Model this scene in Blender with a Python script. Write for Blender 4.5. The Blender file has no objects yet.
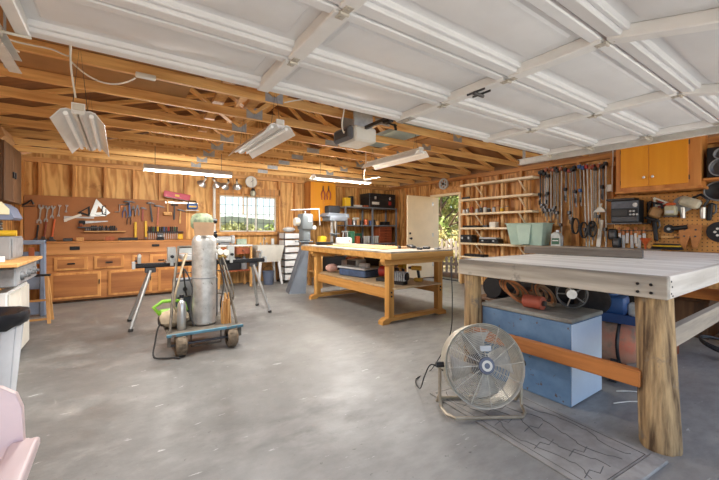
import bpy, bmesh, math, random
from mathutils import Vector as V, Matrix as Mx, Euler
S = bpy.context.scene
C = S.collection
R = math.radians
PI = math.pi
rnd = random.Random(11)
# ------------------------------------------------------------------ survey of the place (camera at the door opening)
FPX, CX, HZ, CAMZ = 350.0, 359.5, 230.0, 1.2
YAW = math.atan((CX - 120) / FPX)
_s, _c = math.sin(YAW), math.cos(YAW)
def ray(px):
    r = (px - CX) / FPX
    return _s + _c * r, _c - _s * r
def zz(py, t): return CAMZ - (py - HZ) / FPX * t
def bw(px, py, Y=7.97):            # a point on a plane parallel to the back wall
    dx, dy = ray(px); t = Y / dy
    return V((t * dx, Y, zz(py, t)))
def rw(px, py, X=6.5):             # a point on a plane parallel to the right wall
    dx, dy = ray(px); t = X / dx
    return V((X, t * dy, zz(py, t)))
def hz(px, py, z=0.0):             # a point on a level plane
    dx, dy = ray(px); t = (CAMZ - z) * FPX / (py - HZ)
    return V((t * dx, t * dy, z))
# ------------------------------------------------------------------ materials
MATS = {}
def _n(nt, typ, x=0, y=0, **kw):
    n = nt.nodes.new(typ); n.location = (x, y)
    for k, v in kw.items():
        if k in n.inputs: n.inputs[k].default_value = v
        else: setattr(n, k, v)
    return n
def s2l(c):
    return tuple(((v / 255.0) / 12.92 if v / 255.0 <= .04045 else ((v / 255.0 + .055) / 1.055) ** 2.4) for v in c) + (1,)
def mk(name, col, rough=.55, metal=0.0, var=.16, scale=9.0, col2=None, stretch=(1, 1, 1), bump=0.0, detail=4.0, speck=None, coords='Object', wave=None, extra=None):
    """sRGB 0-255 colour with noise variation, optional stretched grain, optional wave figure, optional specks of a second colour"""
    if name in MATS: return MATS[name]
    m = bpy.data.materials.new(name); m.use_nodes = True
    nt = m.node_tree; L = nt.links.new
    bs = nt.nodes['Principled BSDF']
    bs.inputs['Roughness'].default_value = rough; bs.inputs['Metallic'].default_value = metal
    a = s2l(col)
    b = s2l(col2) if col2 else tuple(max(0, v * (1 - 2.2 * var)) for v in a[:3]) + (1,)
    tc = _n(nt, 'ShaderNodeTexCoord', -1100); mp = _n(nt, 'ShaderNodeMapping', -900)
    mp.inputs['Scale'].default_value = stretch
    oi = _n(nt, 'ShaderNodeObjectInfo', -1300, -300)
    vm = _n(nt, 'ShaderNodeVectorMath', -1100, -300, operation='MULTIPLY'); vm.inputs[1].default_value = (17.3, 9.1, 23.7)
    L(oi.outputs['Random'], vm.inputs[0]); L(vm.outputs[0], mp.inputs['Location'])
    L(tc.outputs[coords], mp.inputs['Vector'])
    no = _n(nt, 'ShaderNodeTexNoise', -700, 0, Scale=scale, Detail=detail, Roughness=.6)
    L(mp.outputs[0], no.inputs['Vector'])
    fac = no.outputs['Fac']
    if wave:
        wv = _n(nt, 'ShaderNodeTexWave', -700, -300, Scale=wave[0], Distortion=wave[1], Detail=3.0)
        wv.inputs['Detail Scale'].default_value = wave[2]; wv.bands_direction = wave[3]
        L(mp.outputs[0], wv.inputs['Vector'])
        mi = _n(nt, 'ShaderNodeMix', -500, -200); mi.inputs[0].default_value = wave[4]
        L(fac, mi.inputs[2]); L(wv.outputs['Fac'], mi.inputs[3]); fac = mi.outputs[0]
    cr = _n(nt, 'ShaderNodeValToRGB', -300)
    cr.color_ramp.elements[0].position = .36; cr.color_ramp.elements[0].color = b
    cr.color_ramp.elements[1].position = .63; cr.color_ramp.elements[1].color = a
    L(fac, cr.inputs[0]); out = cr.outputs[0]
    if speck:
        sc, thr, sw, scol = speck
        n2 = _n(nt, 'ShaderNodeTexNoise', -700, 300, Scale=sc, Detail=5.0, Roughness=.65); L(tc.outputs[coords], n2.inputs['Vector'])
        r2 = _n(nt, 'ShaderNodeValToRGB', -450, 300); r2.color_ramp.elements[0].position = thr; r2.color_ramp.elements[1].position = thr + sw
        L(n2.outputs['Fac'], r2.inputs[0])
        mx = _n(nt, 'ShaderNodeMix', -100, 200, data_type='RGBA'); L(r2.outputs[0], mx.inputs[0])
        L(out, mx.inputs[6]); mx.inputs[7].default_value = s2l(scol); out = mx.outputs[2]
    L(out, bs.inputs['Base Color'])
    if bump:
        bp = _n(nt, 'ShaderNodeBump', -150, -300, Strength=bump, Distance=.01); L(fac, bp.inputs['Height']); L(bp.outputs[0], bs.inputs['Normal'])
    MATS[name] = m
    return m
def wood(name, col, col2, axis='X', rough=.6, scale=14, speck=None, bump=.15, k=.07):
    st = {'X': (k, 1, 1), 'Y': (1, k, 1), 'Z': (1, 1, k)}[axis]
    return mk(name, col, rough, 0, .2, scale, col2, st, bump, 6.0, speck)
def plas(name, col, rough=.45, var=.05): return mk(name, col, rough, 0, var, 6)
def met(name, col, rough=.35, var=.12, metal=.85, **k): return mk(name, col, rough, metal, var, 14, **k)
def glow(name, col, strength):
    m = bpy.data.materials.new(name); m.use_nodes = True
    bs = m.node_tree.nodes['Principled BSDF']
    bs.inputs['Base Color'].default_value = (.9, .9, .88, 1); bs.inputs['Emission Color'].default_value = col; bs.inputs['Emission Strength'].default_value = strength
    return m
ply = mk('plywood', (228, 180, 110), .6, 0, .2, 7, (186, 130, 68), (1, 1, .22), .1, 6, (1.7, .62, .1, (152, 98, 48)), wave=(2.6, 16, 1.4, 'X', .24))
plyR = mk('plywood_ranch', (222, 168, 100), .6, 0, .2, 7, (164, 108, 56), (1, 1, .22), .1, 6, (1.7, .6, .1, (136, 84, 42)), wave=(2.6, 16, 1.4, 'Y', .26))
deck = mk('roof_deck', (160, 112, 66), .7, 0, .2, 4, (112, 72, 40), (.3, 1, 1), .1, 6)
studm = wood('stud_wood', (214, 158, 92), (176, 116, 58), 'Z', speck=(3, .68, .05, (132, 84, 42)))
chord = wood('truss_wood', (238, 192, 122), (196, 138, 74), 'X', speck=(2.3, .66, .06, (176, 112, 58)))
chordd = wood('web_wood', (240, 196, 126), (212, 154, 86), 'X')
plate = wood('plate_wood', (214, 160, 98), (170, 114, 62), 'X', speck=(2.3, .62, .06, (110, 66, 34)))
zinc = met('zinc_plate', (176, 178, 178), .45, .1, .6)
white = mk('white_paint', (236, 236, 234), .4, 0, .04, 5)
doorw = mk('door_white', (230, 231, 232), .42, 0, .035, 2.5, speck=(9, .74, .05, (196, 190, 178)))
offw = mk('off_white', (222, 218, 206), .5, 0, .05, 5)
cream = mk('cream_door', (236, 214, 178), .45, 0, .04, 3)
steel = met('steel', (186, 187, 188), .32)
dsteel = met('dark_steel', (92, 92, 94), .4)
bright = met('bright_steel', (212, 213, 212), .28, .06)
black = plas('black_plastic', (34, 34, 36), .45)
blackm = met('black_metal', (44, 44, 46), .45, .1, .5)
rubber = mk('rubber', (46, 45, 44), .8, 0, .15, 20)
tyre = mk('dusty_tyre', (128, 112, 92), .85, 0, .2, 30, bump=.4)
greyp = plas('grey_plastic', (128, 130, 132))
lgrey = plas('light_grey_plastic', (188, 190, 190))
red = plas('red_paint', (168, 42, 38)); crimson = plas('crimson_paint', (176, 30, 62))
orange = plas('orange_paint', (206, 96, 48)); yellow = plas('yellow_paint', (222, 176, 40)); lime = plas('lime_paint', (132, 190, 56))
blue = plas('blue_paint', (48, 84, 140)); teal = plas('teal_paint', (60, 130, 120)); green = plas('green_paint', (44, 92, 66))
tan = wood('tan_wood', (214, 166, 104), (178, 126, 68), 'Z'); tanx = wood('tan_wood_x', (214, 166, 104), (178, 126, 68), 'X')
redw = wood('red_wood', (164, 86, 46), (120, 56, 28), 'Z'); dwood = wood('dark_wood', (112, 78, 48), (74, 50, 30), 'Z')
pine = wood('shelf_pine', (244, 226, 196), (222, 196, 154), 'X'); pinez = wood('post_pine', (222, 182, 126), (190, 142, 84), 'Z')
card = mk('cardboard', (196, 152, 104), .8, 0, .1, 4)
glassm = bpy.data.materials.new('window_glass'); glassm.use_nodes = True
_b = glassm.node_tree.nodes['Principled BSDF']; _b.inputs['Transmission Weight'].default_value = 1; _b.inputs['Roughness'].default_value = 0; _b.inputs['IOR'].default_value = 1.0; _b.inputs['Base Color'].default_value = (.97, .98, .98, 1)
# ------------------------------------------------------------------ mesh building
class MB:
    def __init__(s): s.bm = bmesh.new()
    def _add(s, verts, faces, M=None):
        vs = [s.bm.verts.new((M @ V(v)) if M is not None else V(v)) for v in verts]
        fs = []
        for f in faces:
            try: fs.append(s.bm.faces.new([vs[i] for i in f]))
            except ValueError: pass
        return vs, fs
    def box(s, x0, x1, y0, y1, z0, z1, bev=0, M=None, seg=1):
        if x0 > x1: x0, x1 = x1, x0
        if y0 > y1: y0, y1 = y1, y0
        if z0 > z1: z0, z1 = z1, z0
        vs, fs = s._add([(x, y, z) for z in (z0, z1) for y in (y0, y1) for x in (x0, x1)],
                        [(0, 2, 3, 1), (4, 5, 7, 6), (0, 1, 5, 4), (2, 6, 7, 3), (0, 4, 6, 2), (1, 3, 7, 5)], M)
        if bev:
            es = list({e for f in fs for e in f.edges})
            bmesh.ops.bevel(s.bm, geom=es, offset=min(bev, .45 * min(x1 - x0, y1 - y0, z1 - z0)), segments=seg, affect='EDGES', profile=.5)
        return s
    def cbox(s, c, d, rot=(0, 0, 0), bev=0, seg=1):
        M = Mx.Translation(V(c)) @ Euler(rot).to_matrix().to_4x4()
        return s.box(-d[0] / 2, d[0] / 2, -d[1] / 2, d[1] / 2, -d[2] / 2, d[2] / 2, bev, M, seg)
    def bar(s, p0, p1, w, h, bev=0, up=(0, 0, 1)):       # rectangular bar from p0 to p1
        p0, p1 = V(p0), V(p1); d = p1 - p0; L = d.length; z = d.normalized(); u = V(up)
        if abs(z.dot(u)) > .98: u = V((0, 1, 0))
        x = u.cross(z).normalized(); y = z.cross(x)
        M = Mx((x, y, z)).transposed().to_4x4(); M.translation = p0
        return s.box(-w / 2, w / 2, -h / 2, h / 2, 0, L, bev, M)
    def cyl(s, p0, p1, r0, r1=None, n=12, caps=True):
        r1 = r0 if r1 is None else r1
        p0, p1 = V(p0), V(p1); z = (p1 - p0).normalized(); u = V((0, 0, 1)) if abs(z.z) < .95 else V((0, 1, 0))
        x = u.cross(z).normalized(); y = z.cross(x)
        vs = []
        for p, r in ((p0, r0), (p1, r1)):
            for i in range(n):
                a = 2 * PI * i / n; vs.append(p + x * math.cos(a) * r + y * math.sin(a) * r)
        fs = [(i, (i + 1) % n, n + (i + 1) % n, n + i) for i in range(n)]
        if caps: fs += [tuple(range(n))[::-1], tuple(range(n, 2 * n))]
        s._add(vs, fs); return s
    def tube(s, pts, r, n=8, closed=False, rr=None):
        pts = [V(p) for p in pts]; N = len(pts); rings = []; x = None
        for i, p in enumerate(pts):
            if closed: t = pts[(i + 1) % N] - pts[i - 1]
            else: t = pts[min(i + 1, N - 1)] - pts[max(i - 1, 0)]
            t.normalize()
            if x is None:
                u = V((0, 0, 1)) if abs(t.z) < .9 else V((1, 0, 0))
                x = u.cross(t).normalized()
            else:
                x = (x - t * x.dot(t))
                x = x.normalized() if x.length > 1e-6 else V((1, 0, 0)).cross(t).normalized()
            y = t.cross(x); q = rr[i] if rr else r
            rings.append([p + x * math.cos(2 * PI * k / n) * q + y * math.sin(2 * PI * k / n) * q for k in range(n)])
        vs = [v for g in rings for v in g]; fs = []
        M = N if closed else N - 1
        for i in range(M):
            j = (i + 1) % N
            for k in range(n): fs.append((i * n + k, i * n + (k + 1) % n, j * n + (k + 1) % n, j * n + k))
        if not closed: fs += [tuple(range(n))[::-1], tuple(range((N - 1) * n, N * n))]
        s._add(vs, fs); return s
    def lathe(s, prof, n=20, M=None, cap=True):           # profile (r, z) turned about local z
        vs = []; fs = []
        for r, z in prof:
            for i in range(n):
                a = 2 * PI * i / n; vs.append((r * math.cos(a), r * math.sin(a), z))
        for j in range(len(prof) - 1):
            for i in range(n): fs.append((j * n + i, j * n + (i + 1) % n, (j + 1) * n + (i + 1) % n, (j + 1) * n + i))
        if cap: fs += [tuple(range(n))[::-1], tuple(range((len(prof) - 1) * n, len(prof) * n))]
        s._add(vs, fs, M); return s
    def prism(s, pts, t0, t1, ax='y', M=None):            # outline in xz (ax y), xy (ax z) or yz (ax x), given thickness
        f = {'y': lambda a, b, t: (a, t, b), 'z': lambda a, b, t: (a, b, t), 'x': lambda a, b, t: (t, a, b)}[ax]
        n = len(pts); vs = [f(a, b, t0) for a, b in pts] + [f(a, b, t1) for a, b in pts]
        fs = [(i, (i + 1) % n, n + (i + 1) % n, n + i) for i in range(n)] + [tuple(range(n))[::-1], tuple(range(n, 2 * n))]
        s._add(vs, fs, M); return s
    def ball(s, c, r, sc=(1, 1, 1), n=12):
        M = Mx.Translation(V(c)) @ Mx.Diagonal((sc[0], sc[1], sc[2], 1))
        pr = [(max(1e-4, r * math.sin(PI * i / 8)), -r * math.cos(PI * i / 8)) for i in range(9)]
        return s.lathe(pr, n, M)
    def build(s, name, mat, parent=None, loc=None, rot=None, ang=35):
        bmesh.ops.recalc_face_normals(s.bm, faces=s.bm.faces)
        me = bpy.data.meshes.new(name); s.bm.to_mesh(me); s.bm.free()
        for m in (mat if isinstance(mat, (list, tuple)) else [mat]): me.materials.append(m)
        me.shade_smooth(); me.set_sharp_from_angle(angle=R(ang))
        o = bpy.data.objects.new(name, me); C.objects.link(o)
        if parent: o.parent = parent
        if loc is not None: o.location = loc
        if rot is not None: o.rotation_euler = rot
        return o
def B(*a, **k): return MB().box(*a, **k)
def tag(o, label, cat, group=None):
    o['label'] = label; o['category'] = cat
    if group: o['group'] = group
    return o
def thing(name, label, cat, loc=(0, 0, 0), rz=0.0, group=None, rot=None):
    o = bpy.data.objects.new(name, None); o.empty_display_size = .05; C.objects.link(o)
    o.location = loc; o.rotation_euler = rot if rot else (0, 0, rz)
    return tag(o, label, cat, group)
def solo(mb, name, mat, label, cat, loc=(0, 0, 0), rz=0.0, group=None, rot=None):
    return tag(mb.build(name, mat, None, loc, rot if rot else (0, 0, rz)), label, cat, group)
def struct(mb, name, mat, parent=None):
    o = mb.build(name, mat, parent)
    o['kind'] = 'structure'
    return o
def dup(root, loc, rz=None, label=None, rot=None, group=None, mats=None):
    r = root.copy(); C.objects.link(r); r.location = loc
    if rot: r.rotation_euler = rot
    elif rz is not None: r.rotation_euler = (0, 0, rz)
    if label: r['label'] = label
    if group: r['group'] = group
    def rec(src, dst):
        for ch in list(src.children):
            c = ch.copy(); C.objects.link(c); c.parent = dst
            if mats and ch.name.split('.')[0] in mats and c.data:
                c.data = c.data.copy(); c.data.materials[0] = mats[ch.name.split('.')[0]]
            rec(ch, c)
    rec(root, r)
    if mats and r.data and 'self' in mats: r.data = r.data.copy(); r.data.materials[0] = mats['self']
    return r
RW = -PI / 2      # things on the right wall: their front (-y) looks to -X
def circ(r, n=16, cx=0, cy=0, a0=0, a1=2 * PI, full=True):
    m = n if full else n - 1
    return [(cx + r * math.cos(a0 + (a1 - a0) * i / m), cy + r * math.sin(a0 + (a1 - a0) * i / m)) for i in range(n)]
def arc3(c, r, a0, a1, n, plane='xz'):
    o = []
    for i in range(n):
        a = a0 + (a1 - a0) * i / (n - 1); u, w = r * math.cos(a), r * math.sin(a)
        o.append({'xz': (c[0] + u, c[1], c[2] + w), 'xy': (c[0] + u, c[1] + w, c[2]), 'yz': (c[0], c[1] + u, c[2] + w)}[plane])
    return o
def smooth(P, k=6):
    P = [V(p) for p in P]; o = []
    for i in range(len(P) - 1):
        a, b, c, d = P[max(i - 1, 0)], P[i], P[i + 1], P[min(i + 2, len(P) - 1)]
        for j in range(k):
            t = j / k; o.append(.5 * ((2 * b) + (c - a) * t + (2 * a - 5 * b + 4 * c - d) * t * t + (3 * b - a - 3 * c + d) * t ** 3))
    return o + [P[-1]]
def sag(p0, p1, drop, n=10):
    p0, p1 = V(p0), V(p1)
    return [p0.lerp(p1, i / (n - 1)) - V((0, 0, drop * 4 * (i / (n - 1)) * (1 - i / (n - 1)))) for i in range(n)]
# ================================================================== camera, light, sky
cd = bpy.data.cameras.new('camera'); cam = bpy.data.objects.new('camera', cd); C.objects.link(cam)
cd.sensor_width = 36; cd.lens = 36 * FPX / 719; cd.shift_y = -10 / 719; cd.clip_start = .02; cd.clip_end = 400
cam.location = (0, 0, CAMZ); cam.rotation_euler = (PI / 2, 0, -YAW); S.camera = cam
S.view_settings.view_transform = 'Standard'; S.view_settings.look = 'None'; S.view_settings.gamma = 1; S.view_settings.use_curve_mapping = False
S.view_settings.exposure = 0.84
w = bpy.data.worlds.new('sky'); S.world = w; w.use_nodes = True; nt = w.node_tree
bg = nt.nodes['Background']
sky = _n(nt, 'ShaderNodeTexSky', -700, sky_type='NISHITA'); sky.sun_disc = False; sky.sun_elevation = R(55); sky.sun_rotation = R(200); sky.altitude = 400
tc = _n(nt, 'ShaderNodeTexCoord', -1100, -200); mp = _n(nt, 'ShaderNodeMapping', -900, -200); mp.inputs['Scale'].default_value = (1, 1, 3)
nz = _n(nt, 'ShaderNodeTexNoise', -700, -300, Scale=3.2, Detail=7.0); cr = _n(nt, 'ShaderNodeValToRGB', -500, -300)
cr.color_ramp.elements[0].position = .56; cr.color_ramp.elements[1].position = .9
mx = _n(nt, 'ShaderNodeMix', -250, 0, data_type='RGBA'); mx.inputs[7].default_value = (4.2, 4.3, 4.4, 1)
nt.links.new(tc.outputs['Generated'], mp.inputs[0]); nt.links.new(mp.outputs[0], nz.inputs['Vector']); nt.links.new(nz.outputs['Fac'], cr.inputs[0])
nt.links.new(cr.outputs[0], mx.inputs[0]); nt.links.new(sky.outputs[0], mx.inputs[6]); nt.links.new(mx.outputs[2], bg.inputs['Color'])
bg.inputs['Strength'].default_value = .15
sd = bpy.data.lights.new('sun', 'SUN'); sd.energy = 7.5; sd.angle = R(1.2); sd.color = (1, .95, .87)
so = bpy.data.objects.new('sun', sd); C.objects.link(so); so.rotation_euler = (R(-5), R(-36), 0)
def lamp(name, loc, e, sx, sy, col=(1, .93, .82), rot=(0, 0, 0)):
    d = bpy.data.lights.new(name, 'AREA'); d.shape = 'RECTANGLE'; d.size = sx; d.size_y = sy; d.energy = e; d.color = col
    o = bpy.data.objects.new(name, d); C.objects.link(o); o.location = loc; o.rotation_euler = rot; return o
# ================================================================== the setting
XL, XR, YB = -1.45, 6.6, 8.08
def floor_mat():
    m = bpy.data.materials.new('concrete_floor'); m.use_nodes = True; nt = m.node_tree; L = nt.links.new; bs = nt.nodes['Principled BSDF']
    tc = _n(nt, 'ShaderNodeTexCoord', -1500)
    def noise(sc, det, st=(1, 1, 1), rot=0):
        mp = _n(nt, 'ShaderNodeMapping', -1300); mp.inputs['Scale'].default_value = st; mp.inputs['Rotation'].default_value = (0, 0, rot)
        L(tc.outputs['Object'], mp.inputs[0]); n = _n(nt, 'ShaderNodeTexNoise', -1100, Scale=sc, Detail=det, Roughness=.62); L(mp.outputs[0], n.inputs['Vector']); return n.outputs['Fac']
    def ramp(f, p0, p1, c0, c1):
        r = _n(nt, 'ShaderNodeValToRGB', -800); r.color_ramp.elements[0].position = p0; r.color_ramp.elements[1].position = p1
        r.color_ramp.elements[0].color = c0; r.color_ramp.elements[1].color = c1; L(f, r.inputs[0]); return r.outputs[0]
    def mix(f, a, b, mode='MIX'):
        x = _n(nt, 'ShaderNodeMix', -400, data_type='RGBA', blend_type=mode)
        if isinstance(f, float): x.inputs[0].default_value = f
        else: L(f, x.inputs[0])
        for i, v in ((6, a), (7, b)):
            if isinstance(v, tuple): x.inputs[i].default_value = v
            else: L(v, x.inputs[i])
        return x.outputs[2]
    W_, K_ = (1, 1, 1, 1), (0, 0, 0, 1)
    base = ramp(noise(1.6, 10), .3, .7, s2l((136, 135, 131)), s2l((152, 150, 145)))
    base = mix(ramp(noise(4, 9, (.8, 1, 1), .5), .52, .78, K_, (.4, .4, .4, 1)), base, s2l((121, 120, 119)))
    sp = _n(nt, 'ShaderNodeSeparateXYZ', -1300, 500); L(tc.outputs['Object'], sp.inputs[0])
    # fixed patches on the slab: grimy stains, the broad last one also painted shade
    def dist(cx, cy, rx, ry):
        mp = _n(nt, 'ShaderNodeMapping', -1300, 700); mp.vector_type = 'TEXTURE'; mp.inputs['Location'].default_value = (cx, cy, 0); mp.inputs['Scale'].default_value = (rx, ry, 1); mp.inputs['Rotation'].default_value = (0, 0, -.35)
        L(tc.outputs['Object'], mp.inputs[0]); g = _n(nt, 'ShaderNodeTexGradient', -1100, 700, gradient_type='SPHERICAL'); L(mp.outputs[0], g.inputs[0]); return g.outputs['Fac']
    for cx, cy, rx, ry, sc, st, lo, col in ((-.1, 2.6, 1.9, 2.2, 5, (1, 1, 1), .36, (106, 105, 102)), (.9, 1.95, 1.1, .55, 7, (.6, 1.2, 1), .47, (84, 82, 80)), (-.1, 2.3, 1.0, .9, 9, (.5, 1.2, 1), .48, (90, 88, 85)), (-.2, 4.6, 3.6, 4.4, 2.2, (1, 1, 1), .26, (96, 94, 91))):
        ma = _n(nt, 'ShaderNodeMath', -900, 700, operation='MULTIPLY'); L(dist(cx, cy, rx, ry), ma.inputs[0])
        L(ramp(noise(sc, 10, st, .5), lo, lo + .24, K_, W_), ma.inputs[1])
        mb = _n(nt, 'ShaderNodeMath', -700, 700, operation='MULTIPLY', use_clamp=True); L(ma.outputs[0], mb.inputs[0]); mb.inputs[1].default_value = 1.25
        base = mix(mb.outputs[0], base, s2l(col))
    base = mix(ramp(noise(11, 10, (.6, 1.4, 1), .5), .42, .66, K_, (.5, .5, .5, 1)), base, s2l((112, 110, 107)))
    base = mix(ramp(noise(9, 6, (.6, 2.2, 1), .6), .655, .69, K_, (.7, .7, .7, 1)), base, s2l((196, 196, 194)))
    base = mix(ramp(noise(24, 6), .655, .69, K_, (.75, .75, .75, 1)), base, s2l((84, 82, 80)))
    L(base, bs.inputs['Base Color'])
    rr = ramp(noise(3, 6), .3, .7, (.32, .32, .32, 1), (.55, .55, .55, 1)); L(rr, bs.inputs['Roughness'])
    bp = _n(nt, 'ShaderNodeBump', -200, -300, Strength=.08, Distance=.02); L(noise(30, 6), bp.inputs['Height']); L(bp.outputs[0], bs.inputs['Normal'])
    return m
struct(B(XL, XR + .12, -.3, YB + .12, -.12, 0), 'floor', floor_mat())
drive = mk('driveway_concrete', (205, 201, 192), .8, 0, .08, 3)
struct(B(-5, 10, -9, -.3, -.14, -.02), 'driveway', drive)
dirt = mk('pale_dirt', (206, 186, 152), .9, 0, .12, 6, (176, 156, 122))
o = struct(MB().prism([(-40, -40), (60, -40), (60, 60), (-40, 60)], -.3, -.16, 'z'), 'ground', dirt)
# back wall with the window hole
wx0, wx1, wz0, wz1 = 1.80, 3.10, 1.16, 1.97
m = MB()
m.box(XL, wx0, YB, YB + .1, 0, 2.44); m.box(wx1, XR + .1, YB, YB + .1, 0, 2.44); m.box(wx0, wx1, YB, YB + .1, 0, wz0); m.box(wx0, wx1, YB, YB + .1, wz1, 2.44)
m.prism([(XL, 2.44), (XR + .1, 2.44), (2.6, 3.86)], YB, YB + .1)
wb = struct(m, 'wall_back', ply)
for i, px in enumerate((22, 40, 74, 105, 134, 160, 185)):
    x = bw(px, 200, 8.0).x
    B(x - .019, x + .019, YB - .09, YB, 0.02, 2.36).build('stud', studm, wb)
for x in (1.72, 3.15, 3.56, 4.62, 5.0, 5.45, 5.9, 6.35): B(x - .019, x + .019, YB - .09, YB, 0.02, 2.36).build('stud', studm, wb)
B(XL, XR, YB - .09, YB, 2.36, 2.44).build('top_plate', plate, wb)
B(wx0 - .06, wx1 + .06, YB - .09, YB, wz1 + .04, wz1 + .18).build('window_header', studm, wb)
B(wx0 - .06, wx1 + .06, YB - .09, YB, wz0 - .08, wz0 - .04).build('sill_plate', studm, wb)
# right wall with the doorway
dy0, dy1, dzt = 5.42, 6.26, 2.03
m = MB()
m.box(XR, XR + .1, -.2, dy0, 0, 2.44); m.box(XR, XR + .1, dy1, YB, 0, 2.44); m.box(XR, XR + .1, dy0, dy1, dzt, 2.44)
wr = struct(m, 'wall_right', plyR)
for y in (.35, .9, 1.35, 1.85, 2.35, 2.85, 3.36, 3.9, 4.4, 4.9, 5.33, 6.36, 6.85, 7.3, 7.7):
    B(XR - .09, XR, y - .019, y + .019, .02, 2.36).build('stud', studm, wr)
B(XR - .09, XR, -.2, YB - .1, 2.36, 2.44).build('top_plate', mk('plate_wood_y', (196, 138, 76), .6, 0, .2, 14, (150, 96, 48), (1, .07, 1)), wr)
B(XR - .09, XR, dy0 - .06, dy1 + .06, dzt + .05, dzt + .2).build('door_header', plate, wr)
struct(B(XL - .1, XL, -.2, YB + .1, 0, 2.44), 'wall_left', plyR)
# doorway frame and the open door
t = struct(B(XR - .1, XR + .12, dy1 - .02, dy1 + .06, 0, dzt + .05), 'trim_1', cream)
t = struct(B(XR - .1, XR + .12, dy0 - .06, dy0 + .0, 0, dzt + .05), 'trim_2', cream)
t = struct(B(XR - .1, XR + .12, dy0, dy1 - .02, dzt, dzt + .05), 'trim_3', cream)
struct(B(XR - .1, XR + .14, dy0, dy1 - .02, 0, .02), 'threshold', dsteel)
d = B(5.64, 6.49, 6.215, 6.255, .03, 2.03, .004).build('door_1', cream); d['kind'] = 'structure'
tag(d, 'cream flush door standing open beside the bright side doorway', 'door')
m = MB(); m.cyl((5.71, 6.215, 1.0), (5.71, 6.17, 1.0), .014).ball((5.71, 6.16, 1.0), .03); m.build('door_knob', blackm, d)
m = MB(); m.cyl((5.71, 6.215, 1.12), (5.71, 6.195, 1.12), .026); m.box(5.705, 5.715, 6.175, 6.2, 1.105, 1.135); m.build('deadbolt', blackm, d)
for z in (.3, 1.03, 1.8): m = MB(); m.cyl((6.495, 6.21, z), (6.495, 6.21, z + .09), .008, n=8).box(6.46, 6.495, 6.209, 6.214, z, z + .09); m.build('hinge', steel, d)
# window
wf = MB()
wf.box(wx0 - .07, wx1 + .07, YB - .025, YB + .0, wz1, wz1 + .07, .003); wf.box(wx0 - .07, wx1 + .07, YB - .025, YB, wz0 - .07, wz0, .003)
wf.box(wx0 - .07, wx0, YB - .025, YB, wz0, wz1, .003); wf.box(wx1, wx1 + .07, YB - .025, YB, wz0, wz1, .003)
win = struct(wf, 'window_1', tanx)
m = MB()
for x in (wx0 + .015, wx0 + .62, wx0 + .82, wx1 - .015): m.box(x - .015, x + .015, YB + .02, YB + .06, wz0, wz1)
m.box(wx0, wx1, YB + .02, YB + .06, wz0, wz0 + .03); m.box(wx0, wx1, YB + .02, YB + .06, wz1 - .03, wz1)
m.build('window_sash', offw, win)
B(wx0, wx1, YB + .035, YB + .041, wz0, wz1).build('window_pane', glassm, win)
m = MB()
for i in range(1, 9): x = wx0 + (wx1 - wx0) * i / 9; m.cyl((x, YB + .075, wz0), (x, YB + .075, wz1), .006, n=6)
for i in range(1, 4): z = wz0 + (wz1 - wz0) * i / 4; m.cyl((wx0, YB + .075, z), (wx1, YB + .075, z), .006, n=6)
m.build('window_bar_grille', dsteel, win)
# roof deck
ridge, eave = 3.86, 2.50
m = MB()
m.prism([(XL - .35, eave - .12), (2.6, ridge - .02), (2.6, ridge + .06), (XL - .35, eave - .04)], -.6, YB + .3)
m.prism([(XR + .45, eave - .12), (2.6, ridge - .02), (2.6, ridge + .06), (XR + .45, eave - .04)], -.6, YB + .3)
struct(m, 'ceiling', deck)
# roof trusses
names = ['first', 'second', 'third', 'fourth', 'fifth', 'sixth', 'seventh', 'eighth', 'ninth']
TY = [2.72 + .61 * i for i in range(9)]
proto = None
def make_truss(loc, label):
    t = thing('roof_truss', label, 'roof truss', loc, 0, 'roof trusses')
    z0 = 2.445
    B(XL + .02, XR - .02, -.019, .019, z0, z0 + .09, .003).build('bottom_chord', chord, t)
    hm = 2.6
    sl = (ridge - .1 - z0 - .05) / (hm - XL)
    for sgn in (-1, 1):
        xe = XL + .03 if sgn < 0 else XR - .05
        MB().bar((xe, 0, z0 + .055), (hm + sgn * .02, 0, z0 + .055 + sl * abs(hm - xe) - .04), .038, .085, up=(0, 1, 0)).build('top_chord', chordd, t)
    for x0, x1, f in ((hm - 1.35, hm - .04, 1), (hm + 1.35, hm + .04, 1), (hm - 1.35, hm - 2.15, 0), (hm + 1.35, hm + 2.15, 0)):
        zt = z0 + .03 + sl * (x1 - XL if x1 < hm else XR - x1) - .05
        MB().bar((x0, 0, z0 + .07), (x1, 0, zt), .034, .085, up=(0, 1, 0)).build('web', chordd, t)
    for x in (hm - 1.35, hm + 1.35):
        m = MB(); m.box(x - .09, x + .09, -.022, -.020, z0 + .005, z0 + .125); m.box(x - .09, x + .09, .020, .022, z0 + .005, z0 + .125); m.build('gusset_plate', zinc, t)
    for x in (hm,):
        m = MB(); m.box(x - .11, x + .11, -.022, -.020, z0 + .01, z0 + .085); m.box(x - .11, x + .11, .020, .022, z0 + .01, z0 + .085); m.build('splice_plate', zinc, t)
    return t
for i, y in enumerate(TY):
    lb = 'bare timber roof truss, ' + names[i] + ' one counting from the raised garage door edge to the back'
    if i == 0: proto = make_truss((0, y, 0), lb)
    else: dup(proto, (0, y, 0), 0, lb)
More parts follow.
